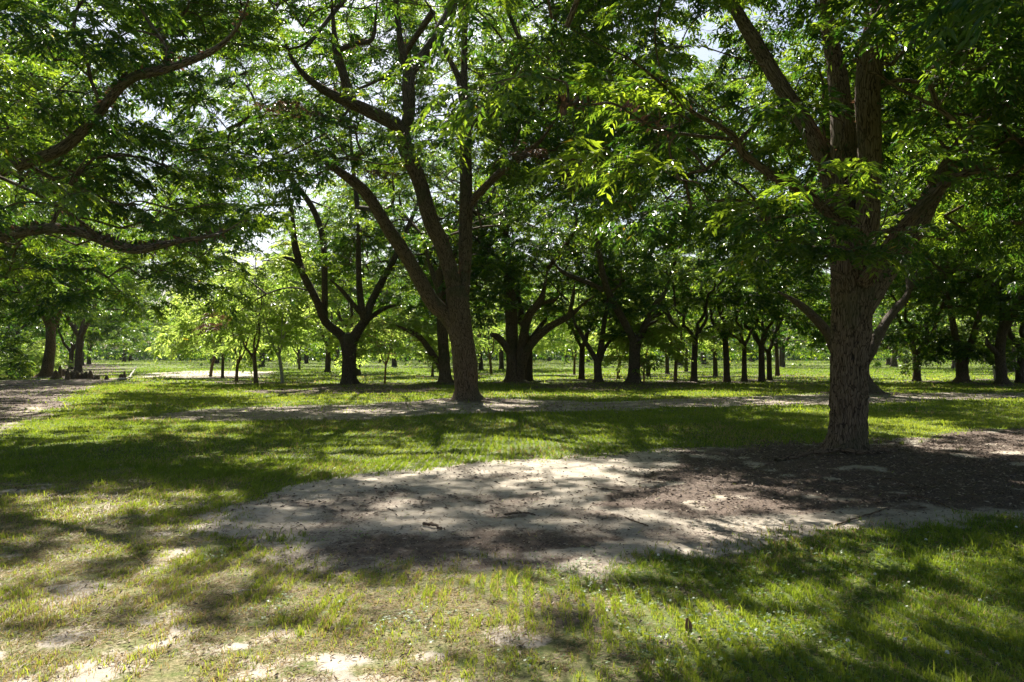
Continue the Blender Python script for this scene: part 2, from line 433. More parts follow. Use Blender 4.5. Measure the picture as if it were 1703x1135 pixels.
# ------------------------------------------------------------------ hero trees: traced limbs in three dimensions
ALLTREES = []
HEROES = []
FRONT = []
def hero(*a, **k): HEROES.append((a, k))
def build_hero(name, label, group, base, trunk, limbs, crown, lod, bark=None, ybot=None, extra=None, fern=0, k=14, detail=False, leafm=None, brown=(), sky=True):
    """base=(px,py); trunk/limbs: lists of (px,py,width_px,dy); the depth of each point is the depth of the base plus dy"""
    B = ground(*base); D = B[1]
    bark = bark or M_BARK
    def tr(spec, m=4, taper=False):
        pts = [at_depth(x, y, D + dy) for x, y, w, dy in spec]
        rad = [w / 2 * (D + dy) / F for x, y, w, dy in spec]
        q = catmull(pts, m)
        r_ = np.interp(np.linspace(0, len(pts) - 1, len(q)), np.arange(len(pts)), rad)
        if taper:
            r_ = r_ * np.interp(np.linspace(0, 1, len(r_)), [0, .7, 1], [1, 1, .35])
        return q, r_
    e = empty(name, B, label, 'tree', group)
    nodes = []; fernpts = []
    q, r_ = tr(trunk, 30 if detail else 6)
    q[0][2] = min(q[0][2], -0.05)
    def flare(base_r):
        bd = bark_disp(.09 if detail else .06, .25)
        nf = rng.integers(4, 7); ph = rng.random() * 6.28
        def d(bc, ln, th):
            m = bd(bc, ln, th).reshape(len(ln), len(th))
            z = np.clip(1 - ln / .75, 0, 1)[:, None] ** 2.4
            m = m + z * (.22 + .42 * np.maximum(0, np.cos(th * nf + ph))[None, :] + .2 * np.cos(th + ph)[None, :])
            return m.ravel()
        return d
    g = Geo(); g.tube(q, r_, 160 if detail else 28, flare(r_[0])); link('trunk', g.mesh('trunk', bark, B), e)
    step = 8 if detail else 3
    nodes += [(p, rr) for p, rr in zip(q[::step], r_[::step]) if p[2] > crown['zb'] * .7]
    for sp in limbs:
        q, r_ = tr(sp, 12 if detail else 5, sp[-1][2] < 13)
        g = Geo(); g.tube(q, r_, 48 if detail else k, bark_disp(.05, .26)); link('limb', g.mesh('limb', bark, B), e)
        nodes += [(p, rr) for p, rr in zip(q[1::(3 if detail else 2)], r_[1::(3 if detail else 2)]) if p[2] > crown['zb'] * .7]
        fernpts.append((q, r_))
    cc = (B[0] + crown.get('ox', 0), B[1] + crown.get('oy', 0), 0)
    # leaders grown above the traced ones, and limbs towards and away from the viewer, carry the rest of the crown
    for (dx, dy, dz) in crown.get('leaders', []):
        hi = max((n_[0] for n_ in nodes), key=lambda p: -np.linalg.norm(p[:2] - (cc[:2] + np.array([dx, dy]) * .5)) + .25 * p[2])
        tgt = np.array([cc[0] + dx, cc[1] + dy, dz])
        md = (hi + tgt) / 2 + np.array([dx, dy, 0]) * .1 + rng.normal(0, .3, 3)
        q = catmull([hi, md, tgt], 5); r_ = np.linspace(.13, .04, len(q))
        g = Geo(); g.tube(q, r_, 10, bark_disp(.1, .25)); link('limb', g.mesh('limb', bark, B), e)
        nodes += list(zip(q[1::2], r_[1::2]))
    cl = sample_crown(cc, crown['R'], crown['zb'], crown['zt'], crown['n'], crown.get('droop', 2.0), crown.get('sq', (1, 1)), crown.get('seed', len(ALLTREES) + 3))
    x, y, d = project(cl)
    keep = np.ones(len(cl), bool)
    if ybot is not None:
        yb = np.interp(x, [a for a, b in ybot], [b for a, b in ybot])
        keep &= ~((d > 0) & (y > yb + rng.normal(0, 10, len(x)) * 12 / D))
    keep &= ~((d > -2) & (d < 9.3) & (y > -60))
    xr = crown.get('xr')
    if xr: keep &= ~((d > 0) & (y > -80) & ((x < xr[0] + rng.normal(0, 25, len(x))) | (x > xr[1] + rng.normal(0, 25, len(x)))))
    keep &= np.linalg.norm(cl - np.array([0, 0, 1.6]), axis=1) > 4.0
    ov = cl[:, :2] - np.array(cc[:2]); ov /= np.linalg.norm(ov, axis=1)[:, None] + 1e-6
    keep &= rng.random(len(cl)) > np.maximum(sun_cull(cl + np.column_stack([ov * .75, np.zeros(len(cl))])), sun_cull(cl) * .8)
    if sky:
        for gx, gy, rx, ry, p in SKYGAP:
            pad = .35 * F / np.maximum(d, 4)
            keep &= ~((d > 0) & (((x - gx) / (rx + pad)) ** 2 + ((y - gy) / (ry + pad)) ** 2 < 1) & (rng.random(len(x)) < p * .65))
    keep &= ~((np.abs(cl[:, 1]) < 8.5) & (cl[:, 0] > -3) & (rng.random(len(x)) < .5))
    keep &= rng.random(len(x)) > front_cull(x, y, d)
    cl = list(cl[keep])
    nb = len(cl)
    for (px, py, dy) in (extra or []): cl.append(at_depth(px, py, D + dy))
    for px, py in crown.get('shade', []):          # extra high sprays out of view, added to shade these spots of turf
        G_ = ground(px, py); zz_ = rng.uniform(9, 11.5); cl.append(G_ + SUN * (zz_ / SUN[2]))
    bset = [at_depth(px, py, D + dy) for px, py, dy in brown]
    cl += bset
    def leafp(p, d):
        yaw = math.atan2(p[1] - cc[1], p[0] - cc[0]) + rng.normal(0, .6)
        br = any(np.linalg.norm(p - b) < .01 for b in bset)
        return yaw, rng.uniform(.85, 1.3) * crown.get('cs', 1), br
    cr = Crown(); grow(cr, nodes, cl, leafp, lod, crown.get('rm', .012), rcap=.032 if lod == 0 else .055)
    link('crown', cr.mesh('crown', leafm or M_LEAF, bark, B), e)
    if fern:
        Q, T = [], []
        for q, r_ in fernpts:
            seg = np.linalg.norm(np.diff(q, axis=0), axis=1); L = seg.sum()
            m = int(fern * L)
            for _ in range(m):
                i = rng.integers(len(q) - 1); t = rng.random()
                p = q[i] * (1 - t) + q[i + 1] * t; r0 = r_[i]
                tg = norm(q[i + 1] - q[i]); a = norm(np.cross(tg, rng.normal(0, 1, 3)))
                if a[2] < 0 and rng.random() < .75: a = -a
                if abs(fbm((p * 1.1)[None] + 5, 2)[0]) < .42: continue
                u = norm(a + rng.normal(0, .45, 3) + np.array([0, 0, -.2])); w = norm(np.cross(u, rng.normal(0, 1, 3))); n_ = np.cross(u, w)
                L_ = rng.uniform(.05, .13)
                Q.append(leaf_quads(p + a * r0 * .85, u, w, n_, L_, L_ * .38)); T.append(2.0 if rng.random() < .55 else rng.random() * .3)
        Q = np.array(Q).reshape(-1, 3)
        me = make_mesh('fern', Q - B, [np.arange(len(Q)).reshape(-1, 4)], [M_LEAF], attrs={'tint': ('FACE', 'FLOAT', np.array(T))})
        link('fern', me, e)
    ALLTREES.append((B[0], B[1]))
    return e

HG = 'mature pecan trees of the orchard'
hero('pecan_tree', 'nearest pecan tree with ridged straight trunk standing in bare brown soil at right', HG, (1408, 757),
     [(1408, 762, 62, 0), (1410, 735, 57, 0), (1412, 700, 56, 0), (1412, 640, 57, 0), (1414, 580, 58, 0), (1416, 530, 62, 0), (1418, 480, 66, 0), (1414, 430, 62, 0), (1408, 385, 52, 0)],
     [[(1412, 440, 46, 0), (1402, 370, 44, 0), (1402, 335, 42, 0), (1402, 280, 42, .1), (1402, 211, 38, .2), (1392, 120, 30, .4), (1380, 60, 24, .6), (1372, 0, 20, .8), (1360, -120, 14, 1), (1350, -260, 8, 1.2)],
      [(1420, 450, 48, 0), (1436, 390, 42, -.2), (1443, 352, 38, -.3), (1446, 247, 36, -.5), (1443, 141, 40, -.7), (1457, 55, 42, -.9), (1484, -30, 36, -1), (1510, -160, 24, -1.4), (1530, -300, 12, -1.6)],
      [(1404, 400, 30, 0), (1388, 330, 30, .1), (1376, 282, 29, .3), (1347, 219, 27, .6), (1302, 148, 25, 1), (1266, 88, 24, 1.3), (1220, 10, 22, 1.7), (1170, -90, 16, 2.2), (1120, -200, 8, 2.6)],
      [(1402, 380, 20, -.1), (1376, 352, 17, -.3), (1333, 317, 15, -.6), (1291, 296, 14, -.9), (1238, 257, 12, -1.2), (1215, 222, 10, -1.4), (1150, 185, 6, -2.0), (1100, 140, 5, -2.4), (1048, 99, 4, -2.8), (995, 74, 3, -3.2), (900, 20, 2, -3.6)],
      [(1425, 520, 46, 0), (1462, 462, 42, .2), (1495, 415, 38, .5), (1530, 365, 32, .9), (1555, 317, 29, 1.2), (1608, 229, 26, 1.8), (1650, 190, 23, 2.2), (1690, 160, 20, 2.6), (1760, 90, 12, 3.2)],
      [(1220, 232, 6, -1.4), (1150, 225, 5, -2.4), (1083, 211, 4.5, -3.4), (1023, 174, 4, -4.2), (970, 176, 3.5, -4.8), (928, 173, 3, -5.2)],
      [(1440, 470, 26, -.3), (1500, 380, 20, -1.2), (1580, 300, 15, -2.0), (1660, 280, 10, -2.6)]],
     dict(R=8.4, zb=4.3, zt=17, n=2150, droop=2.6, shade=[(400, 955), (520, 965), (640, 975), (760, 965), (860, 985), (1350, 1000)], xr=(985, 9999)),
     0, ybot=[(900, 330), (1050, 370), (1150, 440), (1250, 470), (1360, 480), (1400, 400), (1470, 440), (1530, 430), (1640, 400), (1703, 430), (1900, 480)],
     extra=[(1385, 430, -1.2), (1410, 460, -1.4), (1440, 430, -1.6), (1395, 395, -1.8), (1455, 395, -1.3), (1475, 350, -1.7), (1365, 440, -1.0), (935, 135, -5.0), (905, -40, -4.6), (760, -60, -5), (1200, 200, -2), (1130, 300, -2.4), (1180, 340, -2.2), (1240, 380, -1.8), (1290, 400, -1.6), (1320, 440, -1.4), (1440, 120, -2), (1460, 90, -2.4), (1540, 130, -2.5), (1600, 90, -2.8), (1560, 180, -2.4)],
     fern=60, detail=True)

hero('pecan_tree', 'broad leaning pecan tree at centre, its trunk splitting into three long limbs', HG, (777, 667),
     [(777, 670, 46, 0), (776, 650, 38, 0), (774, 620, 39, 0), (770, 577, 39, 0), (765, 545, 42, 0), (762, 510, 40, 0), (757, 480, 33, 0)],
     [[(762, 510, 28, 0), (752, 465, 26, 0), (735, 408, 26, 0), (717, 370, 26, -.2), (700, 310, 25, -.4), (675, 247, 26, -.6), (661, 211, 25, -.8), (608, 183, 22, -1.2), (555, 159, 18, -1.8), (516, 134, 15, -2.2), (488, 102, 12, -2.6), (470, 60, 8, -3)],
      [(600, 182, 15, -1.2), (583, 165, 17, -1.2), (569, 116, 14, -1.2), (559, 81, 13, -1.3), (555, 45, 9, -1.4), (550, -30, 6, -1.6)],
      [(563, 84, 9, -1.3), (590, 73, 9, -1.2), (618, 66, 8, -1), (625, 30, 5, -1), (628, -20, 4, -1)],
      [(668, 225, 20, -.7), (680, 187, 21, -.7), (680, 123, 21, -.5), (700, 100, 19, -.3), (731, 53, 19, 0), (752, 7, 17, .4), (775, -80, 12, 1), (790, -190, 7, 1.6)],
      [(680, 130, 14, -.5), (668, 81, 12, -.6), (660, 20, 9, -.8), (650, -80, 5, -1)],
      [(766, 520, 26, 0), (772, 465, 21, .2), (774, 388, 22, .4), (775, 300, 21, .6), (774, 247, 19, .8), (775, 197, 16, 1), (770, 159, 16, 1), (763, 130, 14, 1.1), (738, 80, 10, 1.4), (720, 20, 6, 1.8)],
      [(772, 165, 12, 1), (772, 110, 11, 1.2), (774, 0, 9, 1.6), (780, -100, 5, 2)],
      [(778, 345, 14, .6), (791, 328, 13, .3), (834, 285, 12, -.4), (872, 257, 10, -1), (900, 233, 8, -1.4), (930, 190, 5, -2)],
      [(778, 225, 9, .8), (784, 208, 9, .8), (809, 180, 9, .6), (834, 148, 8, .2), (870, 100, 5, -.2)],
      [(764, 560, 30, 0), (747, 530, 27, 0), (718, 501, 25, -.2), (693, 456, 24, -.4), (671, 419, 23, -.6), (645, 380, 21, -.9), (618, 335, 19, -1.2), (597, 310, 18, -1.5), (559, 282, 16, -2), (530, 261, 12, -2.4), (490, 215, 6, -3)],
      [(730, 242, 4, -.4), (740, 215, 5, 0), (755, 180, 5, .6), (750, 155, 4, .8)]],
     dict(R=7.8, zb=6.6, zt=20, n=1500, droop=2.2, ox=-1.2, leaders=[(-3, -5, 10), (4, -4, 11), (4, 4, 12), (-4, 5, 12), (-5, -1, 13)]),
     1, ybot=[(300, 330), (480, 350), (560, 330), (640, 260), (700, 330), (760, 250), (850, 300), (950, 330), (1100, 380)], fern=45, k=20, detail=False,
     brown=[(515, 170, -2.2), (530, 195, -2.2), (872, 262, -1.2), (920, 270, -1.6), (905, 290, -1.5), (600, 290, -1.4)])

hero('pecan_tree', 'dark vase-shaped pecan tree left of centre, forking low into curved limbs', HG, (580, 641),
     [(580, 644, 31, 0), (580, 630, 25, 0), (581, 600, 23, 0), (580, 575, 27, 0), (580, 560, 28, 0)],
     [[(576, 575, 17, 0), (566, 557, 15, 0), (541, 535, 14, -.6), (527, 501, 13, -1), (507, 462, 12, -1.4), (496, 431, 12, -1.7), (489, 397, 11, -2), (484, 340, 9, -2.4), (470, 300, 6, -3)],
      [(541, 537, 11, -.6), (540, 521, 11, -.6), (540, 465, 10, -.8), (538, 408, 10, -1), (530, 370, 10, -1), (513, 335, 10, -1.2), (488, 303, 9, -1.4), (470, 271, 8, -1.8), (453, 240, 7, -2.2), (430, 190, 4, -2.6)],
      [(584, 570, 19, 0), (596, 550, 17, 0), (609, 529, 15, .4), (617, 504, 13, .7), (637, 465, 11, 1.2), (654, 434, 11, 1.6), (671, 394, 9, 2), (690, 350, 6, 2.6)],
      [(606, 535, 13, 0), (601, 512, 12, -.2), (597, 465, 10, -.4), (596, 408, 9, -.6), (594, 330, 6, -.8)],
      [(600, 520, 10, -.2), (592, 512, 8, -.4), (569, 484, 7, -1), (549, 465, 6, -1.5)],
      [(604, 540, 10, 0), (618, 527, 8, .6), (642, 512, 7, 1.2), (668, 507, 5, 1.8)],
      [(496, 438, 7, -1.7), (483, 431, 6, -1.8), (470, 428, 5, -1.9)]],
     dict(R=8.0, zb=6.0, zt=21.5, n=900, droop=3.0, leaders=[(3, -5, 9), (-4, 4, 11), (4, 4, 12), (0, 0, 14)]),
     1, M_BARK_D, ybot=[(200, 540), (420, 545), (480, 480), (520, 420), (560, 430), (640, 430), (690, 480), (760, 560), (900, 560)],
     brown=[(395, 520, -4), (385, 545, -4)])

hero('pecan_tree', 'pecan tree half hidden behind the leaning centre tree, one limb arching left', HG, (739, 639),
     [(740, 641, 26, 0), (740, 628, 20, 0), (739, 600, 19, 0), (737, 570, 18, 0), (735, 530, 17, 0), (733, 490, 15, 0), (730, 450, 12, 0)],
     [[(735, 612, 12, 0), (727, 600, 11, 0), (713, 580, 10, -.6), (700, 563, 9, -1), (690, 555, 9, -1.3), (671, 547, 8, -1.8), (659, 541, 6, -2.2)],
      [(733, 500, 10, 0), (750, 440, 9, 1), (775, 380, 7, 2), (800, 320, 4, 3)], [(732, 490, 10, 0), (715, 440, 8, 1), (700, 380, 5, 2)]],
     dict(R=7.6, zb=5.8, zt=21, n=600, droop=3.0, leaders=[(3, 3, 12), (-3, 4, 11)]), 1, ybot=[(500, 520), (640, 530), (700, 520), (800, 520), (900, 540)])

hero('pecan_tree', 'thick multi-stemmed pecan tree with a cut stub on its left side', HG, (856, 637),
     [(855, 639, 34, 0), (854, 628, 27, 0), (853, 600, 22, 0), (852, 576, 20, 0), (850, 517, 20, 0), (847, 473, 18, 0), (844, 429, 14, 0), (840, 380, 10, 0)],
     [[(850, 592, 13, 0), (838, 572, 12, -.3), (826, 560, 12, -.6), (815, 556, 11, -.8)],
      [(864, 632, 16, -.2), (866, 605, 14, -.3), (870, 564, 16, -.4), (879, 526, 14, -.6), (897, 503, 12, -.9), (905, 480, 9, -1), (912, 440, 6, -1.2)],
      [(895, 505, 8, -.8), (912, 502, 7, -1), (928, 497, 6, -1.2)],
      [(868, 612, 14, -.3), (874, 590, 14, -.5), (888, 567, 14, -.8), (914, 544, 12, -1.2), (947, 526, 9, -1.7), (970, 506, 7, -2.1), (994, 488, 5, -2.5)],
      [(945, 527, 7, -1.6), (952, 500, 7, -1.8), (956, 470, 5, -2)]],
     dict(R=6.8, zb=5.6, zt=19, n=340, droop=3.2, leaders=[(3, -4, 9), (4, 4, 12), (-4, 4, 12), (-4, -4, 10)]), 1, ybot=[(640, 500), (790, 500), (850, 470), (900, 490), (980, 520), (1100, 540)])

hero('pecan_tree', 'pecan tree with a low Y fork and a long limb reaching left, right of centre', HG, (1054, 640),
     [(1053, 642, 30, 0), (1054, 630, 22, 0), (1055, 600, 19, 0), (1056, 576, 20, 0), (1058, 563, 20, 0)],
     [[(1057, 575, 13, 0), (1044, 547, 13, -.3), (1026, 514, 12, -.8), (1011, 485, 11, -1.2), (1002, 453, 10, -1.4), (995, 410, 9, -1.5), (986, 360, 7, -1.6), (980, 300, 4, -1.8)],
      [(1003, 483, 8, -1.2), (982, 472, 8, -1.6), (958, 463, 8, -2), (932, 450, 7, -2.4), (918, 430, 5, -2.7)],
      [(1059, 572, 13, 0), (1067, 555, 12, .2), (1079, 529, 11, .6), (1093, 503, 10, 1), (1106, 487, 8, 1.3), (1120, 440, 5, 1.6)],
      [(1083, 528, 7, .6), (1095, 524, 6, .6), (1108, 518, 7, .5), (1116, 534, 6, .4), (1127, 546, 5, .3)],
      [(1070, 552, 6, 0), (1080, 540, 5, -.5), (1096, 532, 4, -1)]],
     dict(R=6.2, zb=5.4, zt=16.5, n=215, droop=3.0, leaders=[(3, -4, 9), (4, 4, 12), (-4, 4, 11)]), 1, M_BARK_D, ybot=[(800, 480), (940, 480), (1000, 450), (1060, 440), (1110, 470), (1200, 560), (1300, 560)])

hero('pecan_tree', 'slim pecan tree with three upright stems, left of the low Y-forked tree', HG, (995, 639),
     [(995, 641, 18, 0), (995, 628, 13, 0), (994, 610, 13, 0), (994, 597, 13, 0)],
     [[(994, 603, 9, 0), (976, 573, 7, -.3), (964, 550, 7, -.6), (956, 538, 5, -.8), (950, 500, 4, -1)], [(994, 603, 10, 0), (1000, 573, 9, .2), (1005, 535, 8, .4), (1010, 511, 7, .5), (1012, 470, 4, .6)],
      [(998, 600, 7, 0), (1005, 582, 6, .3), (1017, 564, 6, .7), (1037, 549, 4, 1.1)]],
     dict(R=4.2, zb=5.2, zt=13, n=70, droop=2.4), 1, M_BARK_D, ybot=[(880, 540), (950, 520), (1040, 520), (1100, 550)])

hero('pecan_tree', 'huge flared pecan trunk standing directly behind the nearest tree', HG, (1432, 655),
     [(1428, 660, 60, 0), (1426, 648, 52, 0), (1420, 622, 46, 0), (1415, 590, 44, 0), (1414, 560, 42, 0), (1414, 520, 40, 0), (1412, 460, 30, 0), (1410, 400, 24, 0)],
     [[(1404, 606, 22, 0), (1388, 580, 20, -.3), (1375, 552, 16, -.8), (1345, 519, 14, -1.4), (1320, 500, 12, -1.9), (1296, 486, 9, -2.4)],
      [(1424, 618, 22, 0), (1445, 588, 20, .2), (1462, 555, 17, .6), (1482, 524, 14, 1), (1508, 492, 12, 1.4), (1530, 440, 8, 2)]],
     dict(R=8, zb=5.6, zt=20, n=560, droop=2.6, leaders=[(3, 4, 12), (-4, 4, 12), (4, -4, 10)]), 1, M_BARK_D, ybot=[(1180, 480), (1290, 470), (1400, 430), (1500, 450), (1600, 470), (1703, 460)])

hero('pecan_tree', 'pecan tree with a pale V-shaped fork near the right edge', HG, (1601, 638),
     [(1601, 640, 27, 0), (1601, 628, 20, 0), (1600, 610, 19, 0), (1600, 596, 21, 0)],
     [[(1598, 604, 13, 0), (1593, 580, 12, 0), (1588, 556, 11, -.2), (1580, 510, 9, -.4), (1570, 460, 6, -.6)], [(1604, 604, 13, 0), (1611, 580, 12, .3), (1620, 556, 11, .6), (1632, 510, 8, 1), (1640, 460, 5, 1.3)]],
     dict(R=7.4, zb=5.2, zt=20, n=440, droop=2.8, leaders=[(3, 4, 11), (-3, -4, 10)]), 1, ybot=[(1450, 540), (1560, 540), (1600, 530), (1703, 520)])

hero('pecan_tree', 'dark pecan tree at the right edge with a short broken stub', HG, (1667, 641),
     [(1667, 643, 24, 0), (1666, 628, 17, 0), (1664, 600, 16, 0), (1663, 583, 16, 0), (1669, 548, 16, -.2), (1686, 520, 14, -.5), (1699, 497, 13, -.8), (1712, 450, 10, -1.1), (1720, 400, 7, -1.4)],
     [[(1662, 592, 9, 0), (1652, 582, 9, -.2), (1643, 573, 8, -.4), (1640, 561, 8, -.5)], [(1668, 560, 9, 0), (1665, 520, 8, .6), (1660, 470, 6, 1.2)]],
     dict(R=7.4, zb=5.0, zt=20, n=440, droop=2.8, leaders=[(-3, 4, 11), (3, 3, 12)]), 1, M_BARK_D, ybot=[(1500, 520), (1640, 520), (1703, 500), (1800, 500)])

hero('pecan_tree', 'leaning pecan tree beside the scattered stumps on the left bank', HG, (77, 628),
     [(76, 630, 28, 0), (78, 618, 19, 0), (81, 600, 17, 0), (84, 575, 16, 0), (84, 545, 15, 0), (82, 510, 12, 0), (80, 460, 8, 0)],
     [[(84, 560, 9, 0), (100, 520, 7, .5), (120, 470, 5, 1)], [(83, 550, 8, 0), (60, 500, 6, -.5), (40, 450, 4, -1)]],
     dict(R=8, zb=6.4, zt=21, n=460, droop=3.4), 1, ybot=[(-50, 560), (60, 520), (110, 545), (200, 575), (300, 560)])

hero('pecan_tree', 'near pecan tree off the left edge, its rough limbs sagging into view', HG, (-420, 712),
     [(-420, 716, 70, 0), (-420, 690, 60, 0), (-410, 620, 56, 0), (-400, 540, 54, 0), (-390, 470, 52, 0), (-370, 400, 46, 0), (-350, 330, 38, 0)],
     [[(-385, 480, 32.8, 0), (-280, 430, 27.9, -1), (-150, 410, 24.6, -2), (-60, 402, 21.3, -2.6), (0, 393, 19.7, -3), (45, 385, 18.0, -3.2), (90, 380, 17.2, -3.4), (140, 388, 17.2, -3.6), (180, 403, 17.2, -3.8), (228, 415, 17.2, -4), (290, 403, 13.9, -4.2), (365, 389, 10.7, -4.4), (400, 370, 5.7, -4.6)],
      [(85, 382, 8.2, -3.4), (88, 370, 7.4, -3.4), (102, 338, 6.6, -3.4), (123, 293, 4.9, -3.4), (160, 240, 3.3, -3.4)],
      [(102, 338, 4.1, -3.4), (130, 322, 3.3, -3.4), (150, 318, 2.5, -3.4)],
      [(-370, 420, 27.9, 0), (-200, 360, 24.6, -1.2), (-80, 310, 22.1, -2), (0, 285, 20.5, -2.4), (53, 268, 19.7, -2.7), (106, 245, 18.0, -3), (150, 205, 16.4, -3.2), (183, 165, 15.6, -3.4), (219, 130, 16.4, -3.6), (282, 113, 16.4, -3.9), (353, 85, 13.9, -4.2), (395, 45, 9.8, -4.4), (420, -20, 5.7, -4.6)],
      [(279, 112, 7.4, -3.9), (275, 78, 7.4, -3.8), (250, 40, 6.6, -3.6), (225, 0, 4.9, -3.5)],
      [(262, 60, 4.1, -3.7), (220, 52, 3.3, -3.7), (180, 75, 2.5, -3.7)],
      [(-340, 340, 27.9, 0), (-200, 180, 23.0, 0), (-60, 60, 16.4, 0), (60, -60, 9.8, .4), (150, -160, 5.7, .8)]],
     dict(R=8.8, zb=4.6, zt=16.5, n=950, droop=2.4, shade=[(40, 885), (150, 877), (250, 860)], ox=2.2, xr=(-9999, 440), leaders=[(3, -4, 8.5), (-3, 4, 11), (0, 0, 13)]),
     0, ybot=[(-400, 560), (0, 480), (80, 500), (150, 470), (210, 460), (300, 450), (380, 430), (450, 400), (520, 240), (600, 160), (700, 60)],
     fern=80, k=24,
     extra=[(40, 60, -4), (90, 100, -4), (30, 130, -4.2), (120, 60, -3.6), (70, 180, -3.6), (150, 130, -3.2), (60, 440, -1.6), (120, 450, -1.6), (180, 462, -1.8), (240, 465, -2), (140, 490, -1), (200, 485, -1.4), (270, 450, -2), (330, 430, -2.6), (90, 320, -1), (230, 340, -1.8), (290, 350, -2), (350, 340, -2.2)])

for a, k in HEROES:          # where the traced limbs stand, so that the sprays before them can be thinned as on the real, open-grown trees
    D = ground(*a[3])[1]
    for sp in [a[4]] + list(a[5]):
        sp = np.array(sp, float)
        for i in range(len(sp) - 1):
            m_ = max(2, int(np.hypot(*(sp[i + 1] - sp[i])[:2]) / 8))
            for t in np.linspace(0, 1, m_, endpoint=False):
                p = sp[i] * (1 - t) + sp[i + 1] * t
                FRONT.append((p[0], p[1], D + p[3], p[2] / 2, D < 20 and p[0] > 600))
FRONT = np.array(FRONT)
def front_cull(x, y, d):
    out = np.zeros(len(x))
    for i in range(len(x)):
        if d[i] < 3: continue
        r = FRONT[:, 3] + .55 * F / d[i]
        h = (FRONT[:, 2] > d[i] + .4) & (FRONT[:, 3] > 3.4) & (FRONT[:, 2] < 46) & (np.hypot(FRONT[:, 0] - x[i], FRONT[:, 1] + 12 - y[i]) < r)
        if h.any(): out[i] = .86 if (h & (FRONT[:, 4] < .5)).any() else .45
    return out
for a, k in HEROES: build_hero(*a, **k)
# ------------------------------------------------------------------ trees farther off: archetypes with trunk and crown, copied
def archetype(seed, lod, n, R=7.0, zb=4.2, zt=14.0, tr=.36, fork=2.6, nl=4, droop=2.8, leafm=None, bark=None, thin=False, cs=1.0, forked=True):
    r = np.random.default_rng(seed)
    g = Geo(); nodes = []
    lean = r.normal(0, .12, 2)
    tp = catmull([[0, 0, -.1], [lean[0] * .3, lean[1] * .3, fork * .4], [lean[0], lean[1], fork]], 5)
    rr = np.linspace(tr, tr * .85, len(tp)); rr[0] = tr * 1.35; rr[1] = tr * 1.12
    g.tube(tp, rr, 12, bark_disp(.06, .25) if not thin else None, cap=False)
    a0 = r.random() * 6.28
    for k in range(nl):
        a = a0 + k * 6.28 / nl + r.normal(0, .3)
        sp = r.uniform(.35, .62) * R if not thin else r.uniform(.3, .5) * R
        h = zt * r.uniform(.68, .85)
        o = np.array([math.cos(a), math.sin(a), 0])
        s0 = np.array([lean[0], lean[1], fork - .25 * min(1, fork)])
        pts = catmull([s0, s0 + o * sp * .3 + [0, 0, (h - fork) * .16], s0 + o * sp * .62 + [0, 0, (h - fork) * .42], s0 + o * sp * .85 + [0, 0, (h - fork) * .7], [o[0] * sp, o[1] * sp, h]], 3)
        pts[3:-3] += r.normal(0, .12, (len(pts) - 6, 3)) * (1 if not thin else .3)
        g.tube(pts, np.linspace(tr * .62, tr * .12, len(pts)), 8, cap=False)
        nodes += [(p, .1) for p in pts[2::2]]
    trunk_me = g.mesh('trunk', bark or M_BARK_D)
    cl = sample_crown((lean[0], lean[1], 0), R, zb, zt, n, droop, seed=seed)
    cr = Crown(); grow(cr, nodes, cl, outward((0, 0)), lod, .012 if not thin else .006, kk=3)
    if cs != 1: pass
    return trunk_me, cr.mesh('crown', leafm or M_LEAF, bark or M_BARK_D, (0, 0, 0))
MID = [archetype(40 + i, 2, 330, zb=4.0 + .3 * i, R=6.0 + .3 * i, zt=14 + .8 * i, tr=.31, nl=3 + i % 2, fork=2.2 + .4 * i) for i in range(4)]
LOW = archetype(46, 2, 330, R=5.6, zb=2.0, zt=12, tr=.28, fork=2.0, nl=4, droop=1.2)
SLIM = [archetype(50 + i, 2, 84, R=4.3, zb=3.6 + .4 * i, zt=10.5 + i, tr=.20, fork=2.3 + .5 * i, nl=3, droop=1.8) for i in range(2)]
FAR = [archetype(60 + i, 3, 300, zb=2.2, R=6.6, zt=13.5 + i, nl=4) for i in range(3)]
YOUNG = [archetype(80 + i, 2, 50, R=2.2, zb=2.2 - .2 * i, zt=6.0 + .4 * i, tr=.10, fork=1.3, nl=3, droop=.8, leafm=M_LEAF_Y, bark=M_BARK, thin=True) for i in range(3)]
YOUNG_P = archetype(90, 2, 46, R=2.0, zb=2.2, zt=6.2, tr=.09, fork=1.5, nl=3, droop=.7, leafm=M_LEAF_Y, bark=M_BARK_P, thin=True)
YOUNG_R = archetype(91, 2, 40, R=1.7, zb=1.9, zt=4.6, tr=.055, fork=1.2, nl=3, droop=.7, leafm=M_LEAF_Y, bark=M_BARK_R, thin=True)

